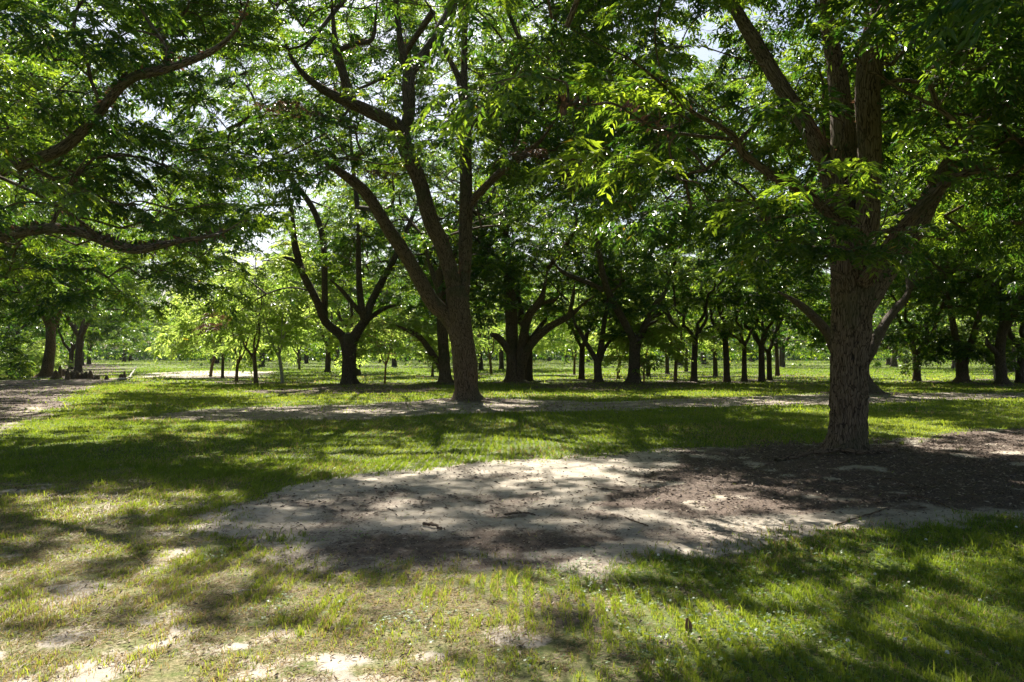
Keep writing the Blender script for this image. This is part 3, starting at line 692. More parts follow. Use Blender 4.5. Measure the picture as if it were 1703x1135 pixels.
def place(kind, x, y, s, rz, label, group, name='pecan_tree', sz=1.0):
    e = empty(name, (x, y, 0), label, 'tree', group, rz)
    e.scale = (s, s, s * sz)
    for nm, me in zip(('trunk', 'crown'), kind): link(nm, me, e)
    ALLTREES.append((x, y))
    return e
G2 = 'pecan trees in the middle rows'
mid = [  # px, py, trunk width px, archetype, label
    (967, 633, 13, 0, 'middle-row pecan tree with greyish trunk seen left of the slim three-stemmed tree'),
    (1154, 637, 14, 1, 'lone straight dark pecan trunk with wide foot right of the Y-forked tree'),
    (1190, 626, 9, 2, 'narrow double-stemmed pecan tree set back between two thicker dark trunks'),
    (1209, 636, 14, 3, 'dark thick pecan trunk with low leaves in the right middle row'),
    (1238, 634, 11, 1, 'slender pale-barked pecan tree leaning left in the right middle row'),
    (1267, 634, 14, 0, 'forked pecan tree in the right middle row, before the open lane'),
    (1280, 632, 7, 2, 'thin pecan trunk close behind the forked tree of the right middle row'),
    (1293, 625, 6, 3, 'small far pecan trunk last before the open lane at right'),
    (1697, 638, 12, 0, 'pecan tree cut off by the right border'),
    (879, 634, 12, 2, 'pecan trunk hard against the right side of the thick multi-stemmed tree'),
    (545, 619, 10, 1, 'distant dark pecan trunk left of the vase-shaped tree'),
    (594, 624, 8, 3, 'pecan trunk peeping out right behind the vase-shaped tree'),
    (118, 614, 8, 0, 'dark pecan trunk second along the left bank'),
    (135, 608, 13, 2, 'thick flared pecan trunk third along the left bank'),
    (148, 606, 8, 1, 'reddish sunlit pecan trunk at the far end of the left bank'),
    (-60, 634, 20, 2, 'pecan tree whose drooping boughs fill the left border'),
    (1525, 634, 9, 3, 'low-branched pecan tree with boughs hanging near the grass at right'),
    (1078, 626, 9, 2, 'pecan trunk seen just right behind the Y-forked tree'),
    (800, 616, 7, 0, 'curved pecan tree visible through the gap right of the centre trunk'),
    (834, 614, 7, 3, 'far straight pecan trunk between the centre tree and the cut-stub tree'),
    (1141, 618, 6, 1, 'far pecan trunk left of the lone straight dark trunk'),
    (1110, 622, 5, 2, 'thin far pecan trunk in the gap right of the Y-forked tree'),
    (1390, 642, 22, 1, 'pecan tree at the left shoulder of the huge flared trunk'),
]
for i, (px, py, w, a, lab) in enumerate(mid):
    B = ground(px, py); s = np.clip(w * B[1] / F / .72, .62, 1.35)
    if px == 1390: continue
    slim = 900 < px < 1300
    place(LOW if px == 1525 else SLIM[a % 2] if slim else MID[a], B[0], B[1], np.clip(w * B[1] / F / .50, .8, 1.1) if slim else (min(s, 1.12) if s > .8 else .82), i * 1.7, lab, G2)
NEAR = archetype(55, 1, 640, R=7.6, zb=5.2, zt=19, tr=.42, fork=2.6, nl=4)
place(NEAR, -25.5, 33, 1.0, .4, 'pecan tree just off the left border, its crown filling the upper left corner', G2)
place(NEAR, 26, 27, 1.0, 2.6, 'pecan tree just off the right border, its crown reaching in behind the nearest tree', G2)
# small posts of trees and the saplings on the left lawn
sap = [(393, 634, YOUNG[0], .95, 'slim young tree, leftmost of the trio on the lit lawn'),
       (426, 637, YOUNG[1], 1.25, 'brown-stemmed young tree with bright crown in the middle of the lawn trio'),
       (470, 637, YOUNG_P, 1.12, 'young tree with whitewashed pale stem on the left lawn'),
       (350, 626, YOUNG[2], 1.15, 'low bushy young tree at the edge of the open lawn'),
       (370, 628, YOUNG[0], 1.1, 'young tree crowded beside the low bushy one'),
       (640, 638, YOUNG_R, 1.0, 'small sapling with rusty orange stem right of the vase-shaped tree'),
       (1071, 637, YOUNG_R, .9, 'thin pole-like sapling at the foot of the Y-forked tree'),
       (498, 614, YOUNG[1], 1.3, 'young tree far back between the lawn trio and the dark trees'),
       (1123, 634, YOUNG[2], 1.15, 'small leaning young tree right of the Y-forked tree'),
       (1028, 630, YOUNG[0], 1.1, 'young leafy tree between the three-stemmed tree and the Y-forked tree'),
       (817, 622, YOUNG[1], 1.1, 'slight young tree far back right of the centre trunk'),
       (955, 623, YOUNG[2], 1.0, 'young tree far back left of the three-stemmed tree'),
       (719, 626, YOUNG[0], 1.0, 'slender young tree under the arching limb'),
       (1655, 632, YOUNG_P, .8, 'pale little tree between the two forked trees at right')]
for i, (px, py, kd, s, lab) in enumerate(sap):
    B = ground(px, py)
    place(kd, B[0], B[1], s, i * 2.1, lab, 'young trees planted between the rows', 'young_tree')

# far rows on a loose grid
def clear_of(x, y, r): return all((x - a) ** 2 + (y - b) ** 2 > r * r for a, b in ALLTREES)
for gy in range(8):
    for gx in range(-11, 12):
        y = 68 + gy * 14 + rng.normal(0, 2); x = gx * (19 if gy < 2 else 15) + (8 if gy % 2 else 0) + rng.normal(0, 2)
        px = CX + F * x / y
        if not (-150 < px < 1850): continue
        if 170 < px < 330 and y < 150: continue
        if 300 < px < 430 and y < 95: continue
        if 1305 < px < 1375 and y < 150: continue
        if 900 < px < 1300 and y < 80: continue
        if not clear_of(x, y, 11 if y < 90 else 8): continue
        kd = MID[(gx * 3 + gy) % 4] if y < 90 else FAR[(gx * 5 + gy) % 3]
        side = 'left' if px < 480 else ('middle' if px < 1000 else 'right')
        place(kd, x, y, rng.uniform(.85, 1.12), rng.random() * 6.28,
              {'left': 'far pecan tree in the pale rows beyond the left lawn', 'middle': 'far pecan tree among the back rows behind the central trunks',
               'right': 'far pecan tree among the back rows on the right side'}[side], 'far pecan trees at the %s back' % side)

# distant wood closing the view
def wood():
    cr = Crown(); P = []
    for k in range(9500):
        a = rng.uniform(-.80, .80); y = 178 + rng.random() * 40
        h = 15 + 5 * vnoise(np.array([[a * 40, 1.5, .5]]))[0] + 3 * vnoise(np.array([[a * 130, 4.5, .5]]))[0]
        z = h * rng.random() ** 1.25 if k % 3 else 2.5 * rng.random()
        P.append([math.tan(a) * y, y - 4 * math.sin(min(1, z / h) * 1.57), z])
    for p in P:
        cr.clump(np.array(p), rng.random() * 6.28, 2.0, 3, tint_off=rng.normal(-.1, .25), twigs=False, pitch=rng.normal(0, .8))
    tag(link('distant_wood', cr.mesh('distant_wood', M_WOOD, M_BARK_D, (0, 0, 0))), 'hazy wood closing the view beyond the orchard', 'wood', kind='stuff')
wood()

# shrubs on the left bank
def shrub(px, py, s, lab, leafm=M_LEAF_Y, n=46):
    B = ground(px, py); e = empty('shrub', B, lab, 'shrub', 'shrubs on the left bank')
    g = Geo(); nodes = []
    for k in range(6):
        a = rng.random() * 6.28; o = np.array([math.cos(a), math.sin(a), 0])
        pts = catmull([B + [0, 0, -.03], B + o * .3 * s + [0, 0, .7 * s], B + o * .9 * s + [0, 0, 1.4 * s]], 3)
        g.tube(pts, np.linspace(.03, .012, len(pts)), 5); nodes += [(p, .02) for p in pts[2:]]
    link('stem', g.mesh('stem', M_BARK_D, B), e)
    cl = sample_crown((B[0], B[1], 0), 1.7 * s, .35 * s, 2.1 * s, n, .3, seed=int(px) + 500, clumpy=.3)
    cr = Crown(); grow(cr, nodes, cl, outward(B), 2, .005)
    link('foliage', cr.mesh('foliage', leafm, M_BARK_D, B), e)
shrub(12, 624, 1.15, 'yellow-green shrub at the left border behind the dirt bank')
shrub(48, 618, 1.0, 'sunlit shrub between the left border and the leaning trunk')
shrub(-40, 630, 1.4, 'dark green shrub overlapping the left border', M_LEAF)
shrub(100, 606, .9, 'low shrub behind the leaning trunk on the bank')

# ------------------------------------------------------------------ ground masks (bare sand, litter, dry turf) in metres
def poly(pts): return np.array([ground(a, b)[:2] for a, b in pts])
P_SAND = poly([(335, 862), (400, 826), (520, 800), (700, 778), (900, 758), (1100, 748), (1300, 744), (1500, 728), (1720, 708), (2400, 700), (2600, 850), (1720, 868), (1560, 876), (1440, 893), (1250, 912), (1050, 930), (980, 958), (880, 940), (700, 935), (520, 930), (400, 905), (310, 890)])
P_LIT1 = poly([(1130, 752), (1300, 742), (1500, 726), (1720, 706), (2400, 700), (2500, 850), (1720, 852), (1500, 850), (1350, 862), (1180, 858), (1020, 835), (1050, 790)])
P_LIT2 = poly([(540, 880), (640, 866), (800, 872), (950, 880), (1100, 872), (1180, 880), (1000, 905), (1000, 960), (850, 940), (700, 935), (560, 925), (500, 905)])
P_BAND = poly([(215, 690), (300, 683), (420, 676), (600, 672), (740, 665), (860, 664), (1000, 668), (1200, 660), (1380, 655), (1720, 652), (1720, 662), (1500, 668), (1380, 672), (1100, 678), (900, 684), (740, 690), (600, 697), (420, 699), (260, 699)])
P_PATH = poly([(-400, 634), (0, 633), (110, 630), (215, 629), (165, 637), (120, 655), (70, 690), (50, 704), (0, 725), (-500, 760)])
P_TD = poly([(400, 651), (480, 644), (560, 639), (700, 641), (760, 645), (680, 652), (580, 655), (450, 656)])
P_MID = poly([(860, 641), (1000, 636), (1180, 637), (1140, 646), (1000, 649), (880, 647)])
P_MR = poly([(1240, 641), (1320, 637), (1400, 637), (1400, 650), (1300, 648), (1250, 647)])
P_FARL = poly([(230, 622), (330, 616), (460, 618), (440, 628), (330, 630), (240, 627)])
P_DRY = poly([(-900, 850), (0, 800), (160, 785), (330, 800), (380, 860), (520, 935), (800, 950), (980, 985), (1000, 1080), (900, 1135), (850, 1600), (-900, 1600)])
P_BANK = poly([(90, 630), (170, 628), (230, 612), (150, 603), (100, 606), (60, 622)])
def sdf(P, x, y):
    """signed distance, positive inside"""
    d = np.full(len(x), 1e9); ins = np.zeros(len(x), bool)
    n = len(P)
    for i in range(n):
        a, b = P[i], P[(i + 1) % n]
        e = b - a; wx, wy = x - a[0], y - a[1]
        t = np.clip((wx * e[0] + wy * e[1]) / (e @ e + 1e-12), 0, 1)
        d = np.minimum(d, (wx - e[0] * t) ** 2 + (wy - e[1] * t) ** 2)
        c = (a[1] > y) != (b[1] > y)
        with np.errstate(divide='ignore', invalid='ignore'):
            xi = (b[0] - a[0]) * (y - a[1]) / (b[1] - a[1] + 1e-12) + a[0]
        ins ^= c & (x < xi)
    return np.where(ins, 1, -1) * np.sqrt(d)
def masks(x, y):
    x = np.asarray(x, float); y = np.asarray(y, float)
    big = n2(x, y, 1.4, 3) - .5; fine = n2(x, y, .22, 3, 9) - .5
    nz = big * 1.0 + fine * .55
    S = lambda P, w=.25: sstep(-w, w, sdf(P, x, y) + nz * (1 + .02 * np.abs(y)))
    near = y < 18
    sand = np.zeros(len(x)); lit = np.zeros(len(x)); dry = np.zeros(len(x))
    m = (y < 20) & (y > -20)
    def ev(P, w=.25, k=1.0):
        o = np.zeros(len(x)); lo, hi = P.min(0) - 3, P.max(0) + 3
        mm = (x > lo[0]) & (x < hi[0]) & (y > lo[1]) & (y < hi[1])
        if mm.any(): o[mm] = sstep(-w, w, sdf(P, x[mm], y[mm]) + nz[mm] * k)
        return o
    sand = np.maximum(sand, ev(P_SAND, .40, 1.5))
    for P, w, k in ((P_BAND, .5, 2.0), (P_PATH, .5, 2.2), (P_FARL, 1, 4)): sand = np.maximum(sand, ev(P, w, k) * .85)
    lit = np.maximum(ev(P_LIT1, .5, 1.6), ev(P_LIT2, .6, 2.2) * .8)
    for P, w, k, s_ in ((P_BAND, .6, 2.5, .55), (P_TD, .7, 3, .95), (P_MID, .8, 3, .9), (P_MR, .7, 3, .6), (P_PATH, .6, 3, .85), (P_BANK, .8, 2, .8)): lit = np.maximum(lit, ev(P, w, k) * s_)
    for tx, ty in ALLTREES:
        if ty > 75 : continue
        r = np.hypot(x - tx, (y - ty)); lit = np.maximum(lit, sstep(2.3, 1.0, r + nz * 2.2) * .9)
    dry = ev(P_DRY, .9, 1.6)
    # bare sand spots in the thin turf, thin spots elsewhere
    s2 = .65 * n2(x, y, .42, 4, 5) + .35 * n2(x, y, 1.5, 2, 6)
    low = sstep(5.3, 4.5, y)
    dry_sp = dry * sstep(.51 - .05 * low, .66 - .05 * low, s2) * .85
    sand = np.maximum(sand, dry_sp * .9)
    lit = np.maximum(lit, ev(P_SAND, .5, 1.5) * sstep(.50, .64, n2(x, y, .8, 4, 27)) * .55)
    litn = n2(x, y, .9, 4, 21)
    lit = np.maximum(lit, sstep(.66, .72, litn) * .6 * (y < 14))
    lit = lit * sstep(.30, .50, n2(x, y, .5, 3, 33) + .08)
    return np.clip(sand, 0, 1), np.clip(lit, 0, 1), dry

# ground mesh: fan of rings round the viewpoint, reaching the horizon
def build_ground():
    th = np.concatenate([np.arange(-52, 52, .22), np.arange(52, 308, 4.0)]) * math.pi / 180
    r = [.25]
    while r[-1] < 2600: r.append(r[-1] * (1.0125 if 2.2 < r[-1] < 90 else 1.08) + .002)
    r = np.array(r); nt_, nr = len(th), len(r)
    X = (r[:, None] * np.sin(th)).ravel(); Y = (r[:, None] * np.cos(th)).ravel()
    sand, lit, dry = masks(X, Y)
    z = (n2(X, Y, 1.6, 3, 2) - .5) * .05 + (n2(X, Y, .35, 3, 4) - .5) * .022 * (1 + 1.2 * lit)
    z += (n2(X, Y, .10, 2, 7) - .5) * .022 * np.maximum(sand * .8, lit * 1.3) * (Y < 25)
    for tx, ty in ALLTREES[:14]:
        z += .10 * np.exp(-((X - tx) ** 2 + (Y - ty) ** 2) / 2.2)
    z -= .02
    V = np.stack([X, Y, z], 1); V = np.vstack([V, [[0, 0, 0]]])
    i = np.arange(nr - 1)[:, None] * nt_; j = np.arange(nt_)[None]; j2 = (j + 1) % nt_
    f = np.stack([i + j, i + nt_ + j, i + nt_ + j2, i + j2], 2).reshape(-1, 4)
    c = len(V) - 1; j = np.arange(nt_); t = np.stack([np.full(nt_, c), j, (j + 1) % nt_], 1)
    ap = lambda a: np.append(a, 0)
    m, nt = new_mat('orchard_ground'); L = nt.links
    A = lambda nm: N(nt, 'ShaderNodeAttribute', attribute_name=nm).outputs['Fac']
    geo = N(nt, 'ShaderNodeNewGeometry'); pos = geo.outputs['Position']
    def noise(sc_, det=6, rough=.6):
        n = N(nt, 'ShaderNodeTexNoise', i_Scale=sc_, i_Detail=det, i_Roughness=rough); L.new(pos, n.inputs['Vector']); return n.outputs['Fac']
    n1, n2_, n3, n4 = noise(.9), noise(7, 9, .75), noise(45, 7, .8), noise(240, 3, .6)
    sandc = ramp(nt, n2_, [(.28, (.22, .19, .15)), (.5, (.40, .35, .28)), (.72, (.54, .48, .395))])
    sandc = mixc(nt, math_n(nt, 'MULTIPLY', smap(nt, n3, .55, .7), .5), sandc, (.24, .19, .14))
    litc = ramp(nt, n3, [(.3, (.035, .026, .021)), (.47, (.085, .062, .048)), (.62, (.19, .14, .108)), (.78, (.34, .275, .22))])
    litc = mixc(nt, smap(nt, n1, .55, .75, 0, .35), litc, sandc)
    green = ramp(nt, n3, [(.3, (.035, .05, .012)), (.48, (.08, .115, .022)), (.62, (.15, .18, .04)), (.78, (.26, .25, .10))])
    green = mixc(nt, smap(nt, n2_, .52, .72, 0, .45), green, (.20, .155, .085))
    dryc = ramp(nt, n3, [(.3, (.05, .05, .022)), (.46, (.15, .135, .06)), (.6, (.31, .26, .145)), (.75, (.48, .41, .28))])
    base = mixc(nt, math_n(nt, 'MULTIPLY', A('dry'), smap(nt, n2_, .3, .62)), green, dryc)
    base = mixc(nt, smap(nt, math_n(nt, 'ADD', A('sand'), math_n(nt, 'MULTIPLY', math_n(nt, 'ADD', math_n(nt, 'SUBTRACT', n3, .5), math_n(nt, 'MULTIPLY', math_n(nt, 'SUBTRACT', n2_, .5), .9)), .9)), .34, .66), base, sandc)
    base = mixc(nt, smap(nt, math_n(nt, 'ADD', A('litter'), math_n(nt, 'MULTIPLY', math_n(nt, 'ADD', math_n(nt, 'SUBTRACT', n2_, .5), math_n(nt, 'SUBTRACT', n3, .5)), 1.5)), .25, .8), base, litc)
    h = math_n(nt, 'ADD', math_n(nt, 'MULTIPLY', n3, .6), math_n(nt, 'MULTIPLY', n4, .35))
    bp = N(nt, 'ShaderNodeBump', i_Strength=.55, i_Distance=.03); L.new(h, bp.inputs['Height'])
    p = N(nt, 'ShaderNodeBsdfPrincipled', i_Roughness=.92); p.inputs['Specular IOR Level'].default_value = .2
    L.new(base, p.inputs['Base Color']); L.new(bp.outputs[0], p.inputs['Normal'])
    o = N(nt, 'ShaderNodeOutputMaterial'); L.new(p.outputs[0], o.inputs[0])
    me = make_mesh('ground', V, [f, t], [m], attrs={'sand': ('POINT', 'FLOAT', ap(sand)), 'litter': ('POINT', 'FLOAT', ap(lit)), 'dry': ('POINT', 'FLOAT', ap(dry))}, smooth=True)
    g = tag(link('ground', me), 'orchard floor of turf with bare sand and leaf litter', kind='structure')
build_ground()

def zground(x, y):
    s, l, d = masks(x, y)
    z = (n2(x, y, 1.6, 3, 2) - .5) * .05 + (n2(x, y, .35, 3, 4) - .5) * .022 * (1 + 1.2 * l)
    for tx, ty in ALLTREES[:14]: z += .10 * np.exp(-((x - tx) ** 2 + (y - ty) ** 2) / 2.2)
    return z - .02, s, l, d

def scatter(y0, y1, per_m2, spread=.72):
    A = spread * (y1 * y1 - y0 * y0)
    n = int(A * per_m2)
    y = np.sqrt(rng.random(n) * (y1 * y1 - y0 * y0) + y0 * y0)
    x = (rng.random(n) * 2 - 1) * spread * y
    return x, y

# ------------------------------------------------------------------ grass
def grass():
    Vs, Ts, tint = [], [], []; off = 0
    for (y0, y1, dens, h0, wd, seg) in ((2.6, 6.5, 8200, .025, .0024, 2), (6.5, 12, 3600, .028, .0040, 2), (12, 22, 900, .030, .0085, 1), (22, 42, 200, .038, .020, 1), (42, 85, 26, .045, .045, 1), (85, 190, 3, .05, .10, 1)):
        x, y = scatter(y0, y1, dens, .74 if y0 > 6 else .85)
        # gather the blades into tufts
        tx = np.round(x * 9) / 9 + (vnoise(np.stack([x * 9, y * 9, x * 0 + 1], 1)) - .5) * .1
        k = .35
        x = x * (1 - k) + tx * k
        z, s, l, d = zground(x, y)
        tuft = n2(x, y, .28, 3, 13); patch = n2(x, y, 2.2, 3, 15)
        dens_ = (1 - s * 1.0) * (1 - l * .97) * (1 - d * .30) * sstep(.15 + .18 * d, .50 + .12 * d, tuft)
        keep = rng.random(len(x)) < dens_
        x, y, z, d, tuft, patch = [a[keep] for a in (x, y, z, d, tuft, patch)]
        s, l = s[keep], l[keep]
        n = len(x)
        tall = sstep(.56, .75, tuft) * .8
        edge = sstep(.05, .4, s) * (y < 25)
        h = h0 * rng.lognormal(0, .38, n) * (1 + 1.1 * tall) * (1 - .15 * d)
        h = np.where(rng.random(n) < .02, h * 2.0, h)
        a = rng.random(n) * 6.283; ln = rng.uniform(.15, .9, n) * h
        dx, dy = np.cos(a), np.sin(a)
        b = rng.random(n) * 6.283; w = wd * rng.uniform(.7, 1.3, n)
        wx, wy = np.cos(b) * w, np.sin(b) * w
        dr = rng.random(n) < (.07 + .5 * d * (1 - .5 * tall) + .5 * sstep(.5, .35, patch) * (y < 60))
        t = np.clip(.35 + 2.2 * (patch - .5) + .3 * d + rng.normal(0, .22, n), 0, 1)
        t = np.clip(t - .35 * (y > 60), 0, 1)
        t = np.where(dr, np.where(rng.random(n) < .5, 1.0, 1.5), t)
        b0 = np.stack([x - wx, y - wy, z - .004], 1); b1 = np.stack([x + wx, y + wy, z - .004], 1)
        tip = np.stack([x + dx * ln, y + dy * ln, z + h], 1)
        if seg == 2:
            m0 = np.stack([x + dx * ln * .3 - wx * .75, y + dy * ln * .3 - wy * .75, z + h * .58], 1)
            m1 = np.stack([x + dx * ln * .3 + wx * .75, y + dy * ln * .3 + wy * .75, z + h * .58], 1)
            V = np.stack([b0, b1, m0, m1, tip], 1).reshape(-1, 3)
            i = np.arange(n)[:, None] * 5 + off
            T = np.stack([i + [0, 1, 3], i + [0, 3, 2], i + [2, 3, 4]], 1).reshape(-1, 3); tt = np.repeat(t, 3)
            off += 5 * n
        else:
            V = np.stack([b0, b1, tip], 1).reshape(-1, 3); i = np.arange(n)[:, None] * 3 + off
            T = i + np.array([[0, 1, 2]]); tt = t; off += 3 * n
        Vs.append(V); Ts.append(T); tint.append(tt)
    # flattened dead blades matted between the green ones
    for (y0, y1, dens, L0, wd) in ((2.6, 7, 6500, .040, .0024), (7, 13, 2200, .055, .004)):
        x, y = scatter(y0, y1, dens, .85)
        z, s, l, d = zground(x, y)
        keep = rng.random(len(x)) < np.clip((.22 + .9 * d) * (1 - .8 * s) * (1 - .75 * l), 0, 1) * sstep(.3, .55, n2(x, y, .2, 2, 61))
        x, y, z = x[keep], y[keep], z[keep]; n = len(x)
        a = rng.random(n) * 6.283; L_ = L0 * rng.lognormal(0, .4, n); e = rng.uniform(0, .35, n) * L_
        wx, wy = -np.sin(a) * wd, np.cos(a) * wd
        V = np.stack([np.stack([x - wx, y - wy, z + .001], 1), np.stack([x + wx, y + wy, z + .003], 1), np.stack([x + np.cos(a) * L_, y + np.sin(a) * L_, z + .003 + e], 1)], 1).reshape(-1, 3)
        Vs.append(V); Ts.append(np.arange(n * 3).reshape(-1, 3) + off); off += 3 * n
        q = rng.random(n); tint.append(np.where(q < .62, 1.5, np.where(q < .8, 2.0, .9)))
    me = make_mesh('grass', np.concatenate(Vs), [np.concatenate(Ts)], [M_GRASS], attrs={'tint': ('FACE', 'FLOAT', np.concatenate(tint))})
    tag(link('grass', me), 'short mown grass with thin dry spots under the trees', 'grass', kind='stuff')
grass()

def litter():
    Q, T = [], []
    for (y0, y1, dens, L0) in ((3, 8, 620, .028), (8, 16, 300, .045), (16, 40, 30, .075)):
        x, y = scatter(y0, y1, dens, .8)
        z, s, l, d = zground(x, y)
        keep = rng.random(len(x)) < np.clip(.06 + .95 * l + .10 * d + .07 * s, 0, 1)
        for px_, py_, pz in zip(x[keep], y[keep], z[keep]):
            a = rng.random() * 6.28; u = norm(np.array([math.cos(a), math.sin(a), rng.normal(0, .25)]))
            w = norm(np.cross(u, [rng.normal(0, .4), rng.normal(0, .4), 1])); n_ = np.cross(u, w)
            L_ = L0 * rng.uniform(.5, 1.6)
            Q.append(leaf_quads(np.array([px_, py_, pz + .006 + rng.random() * .012]), u, w, n_ * -1.5, L_, L_ * rng.uniform(.2, .5))); T.append(rng.random())
    Q = np.array(Q).reshape(-1, 3)
    me = make_mesh('leaf_litter', Q, [np.arange(len(Q)).reshape(-1, 4)], [M_DRY], attrs={'tint': ('FACE', 'FLOAT', np.array(T))})
    tag(link('leaf_litter', me), 'dry brown fallen leaves scattered over the bare soil', 'leaf litter', kind='stuff')
litter()

def clover():
    Q, T = [], []
    cen = [(1040, 935, .55), (1110, 960, .6), (1075, 985, .3), (1200, 1060, .5), (1300, 1000, .9), (1500, 940, .8), (1440, 905, .35), (1600, 1000, 1.0), (1650, 900, .6), (960, 935, .25), (480, 1010, .25), (1000, 1100, .4),
           (340, 925, .12), (1230, 1090, .35), (1500, 1090, .7), (560, 890, .2), (1400, 930, .4), (700, 1040, .3), (1250, 935, .5)]
    for cx, cy, r in cen:
        g0 = ground(cx, cy)
        n = int(620 * r * r + 50)
        rr = np.sqrt(rng.random(n)) * r; a = rng.random(n) * 6.28
        x = g0[0] + rr * np.cos(a) * 1.5; y = g0[1] + rr * np.sin(a)
        z, s, l, d = zground(x, y)
        ok = n2(x, y, .18, 2, 41) > .47
        for x_, y_, z_ in zip(x[ok], y[ok], z[ok]):
            hh = rng.uniform(.012, .05); p = np.array([x_, y_, z_ + hh]); a0 = rng.random() * 6.28; sz = rng.uniform(.010, .020); tt = rng.random()
            for k in range(3):
                aa = a0 + k * 2.09; u = norm(np.array([math.cos(aa), math.sin(aa), rng.normal(.05, .25)])); w = norm(np.cross([rng.normal(0, .2), 0, 1], u)); n_ = np.cross(u, w)
                Q.append(np.stack([p, p + u * sz * .6 + w * sz * .5, p + u * sz, p + u * sz * .6 - w * sz * .5])); T.append(tt)
    Q = np.array(Q).reshape(-1, 3)
    me = make_mesh('clover', Q, [np.arange(len(Q)).reshape(-1, 4)], [M_CLOVER], attrs={'tint': ('FACE', 'FLOAT', np.array(T))})
    tag(link('clover', me), 'low clover patches growing through the near grass', 'clover', kind='stuff')
clover()

# taller grass tufts near the nearest trunk and weeds on the bank
def tuft_mesh(n, h, w, spread, r):
    V, Tt, t = [], [], []
    for i in range(n):
        a = r.random() * 6.28; rr = spread * r.random(); x, y = rr * math.cos(a), rr * math.sin(a)
        hh = h * r.uniform(.5, 1.2); b = r.random() * 6.28; l = hh * r.uniform(.1, .7); dx, dy = math.cos(b) * l, math.sin(b) * l
        c = r.random() * 6.28; wx, wy = math.cos(c) * w, math.sin(c) * w
        k = len(V)
        V += [[x - wx, y - wy, -.02], [x + wx, y + wy, -.02], [x + dx * .3 - wx * .7, y + dy * .3 - wy * .7, hh * .55], [x + dx * .3 + wx * .7, y + dy * .3 + wy * .7, hh * .55], [x + dx, y + dy, hh]]
        Tt += [[k, k + 1, k + 3], [k, k + 3, k + 2], [k + 2, k + 3, k + 4]]; t += [r.random() * .6 + .3] * 3
    return make_mesh('grass_tuft', np.array(V), [np.array(Tt)], [M_GRASS], attrs={'tint': ('FACE', 'FLOAT', np.array(t))})
rt = np.random.default_rng(77)
TUFTS = [tuft_mesh(26, .17, .005, .09, rt) for _ in range(3)]
for i, (px, py, s, lab) in enumerate([
        (1305, 742, 1.0, 'tuft of tall grass left of the nearest trunk, farthest from it'), (1343, 742, 1.3, 'taller bright tuft left of the nearest trunk'), (1360, 741, .9, 'small tuft almost touching the left of the nearest trunk'),
        (1446, 740, .9, 'bright tuft at the right foot of the nearest trunk'), (1466, 736, 1.1, 'second tuft right of the nearest trunk'), (1482, 731, 1.2, 'tall tuft in the row right of the nearest trunk'),
        (1500, 738, .8, 'low tuft farther right in the row beside the nearest trunk'), (1531, 735, .8, 'last tuft of the row right of the nearest trunk'), (1596, 750, .7, 'lone tuft in dark soil well right of the nearest trunk'),
        (1438, 896, .8, 'lit tuft at the edge of the pale sand at right'), (1165, 930, .7, 'tuft in the clover near the sand edge'), (1290, 945, .7, 'pale tuft among dark grass right of centre'), (1270, 1015, .6, 'tuft in the shaded grass at lower right'),
        (470, 1030, .6, 'tuft shading its own patch at lower left'), (335, 928, .55, 'small bright tuft below the tip of the sand'), (168, 975, .6, 'dark green tuft on the dry left turf'), (505, 888, .6, 'thin tuft on the sand near its left tip'),
        (500, 1050, .6, 'tuft in lit grass at bottom centre-left'), (1010, 1060, .6, 'bright yellow-green tuft at bottom centre')]):
    B = ground(px, py); zz = zground(np.array([B[0]]), np.array([B[1]]))[0][0]
    o = tag(link('grass_tuft', TUFTS[i % 3], None, (B[0], B[1], zz)), lab, 'grass tuft', 'tall grass tufts'); o.scale = (s * .7, s * .7, s * .7); o.rotation_euler = (0, 0, i * 1.3)

# sticks, roots, stumps
def stick(pts, r0, r1, name, label, cat, group=None, mat=None, fork=None, disp=True):
    B = ground(*pts[0][:2])
    def W(a):
        g0 = ground(a[0], a[1]); z = zground(np.array([g0[0]]), np.array([g0[1]]))[0][0]
        return np.array([g0[0], g0[1], z + a[2]])
    g = Geo(); P = catmull([W(a) for a in pts], 6); P[1:-1] += rng.normal(0, r0 * .35, (len(P) - 2, 3))
    g.tube(P, np.linspace(r0, r1, len(P)), 10, bark_disp(.12, .5) if disp else None)
    if fork:
        Pf = catmull([W(a) for a in fork], 4); g.tube(Pf, np.linspace(r0 * .6, r1 * .7, len(Pf)), 7)
    return tag(link(name, g.mesh(name, mat or M_BARK, B), None, B), label, cat, group)
stick([(1290, 770, .02), (1340, 766, .05), (1390, 764, .07), (1440, 766, .06), (1490, 757, .02)], .04, .025, 'surface_root', 'dark root lying across the foot of the nearest trunk', 'root')
stick([(1390, 872, .01), (1440, 858, .02), (1480, 842, .01)], .010, .006, 'fallen_stick', 'thin curved stick on dark soil below the nearest trunk', 'stick', 'fallen sticks')
stick([(1440, 800, .01), (1480, 796, .015), (1540, 812, .01)], .008, .005, 'fallen_stick', 'stick right of the nearest trunk on shaded litter', 'stick', 'fallen sticks')
stick([(1455, 834, .01), (1520, 826, .03), (1590, 846, .012)], .010, .006, 'fallen_stick', 'long bent stick on dark soil at the far right', 'stick', 'fallen sticks', fork=[(1520, 826, .03), (1545, 812, .03), (1560, 806, .02)])
stick([(985, 809, .006), (1010, 812, .008), (1035, 813, .006)], .008, .006, 'fallen_stick', 'straight stick on pale dappled sand right of centre', 'stick', 'fallen sticks')
stick([(840, 852, .006), (868, 848, .01), (890, 852, .006)], .010, .007, 'fallen_stick', 'short stick on the middle of the sand patch', 'stick', 'fallen sticks')
stick([(1040, 860, .01), (1062, 868, .01), (1078, 874, .008)], .007, .005, 'fallen_stick', 'slanting twig on brown litter below the lit soil', 'stick', 'fallen sticks')
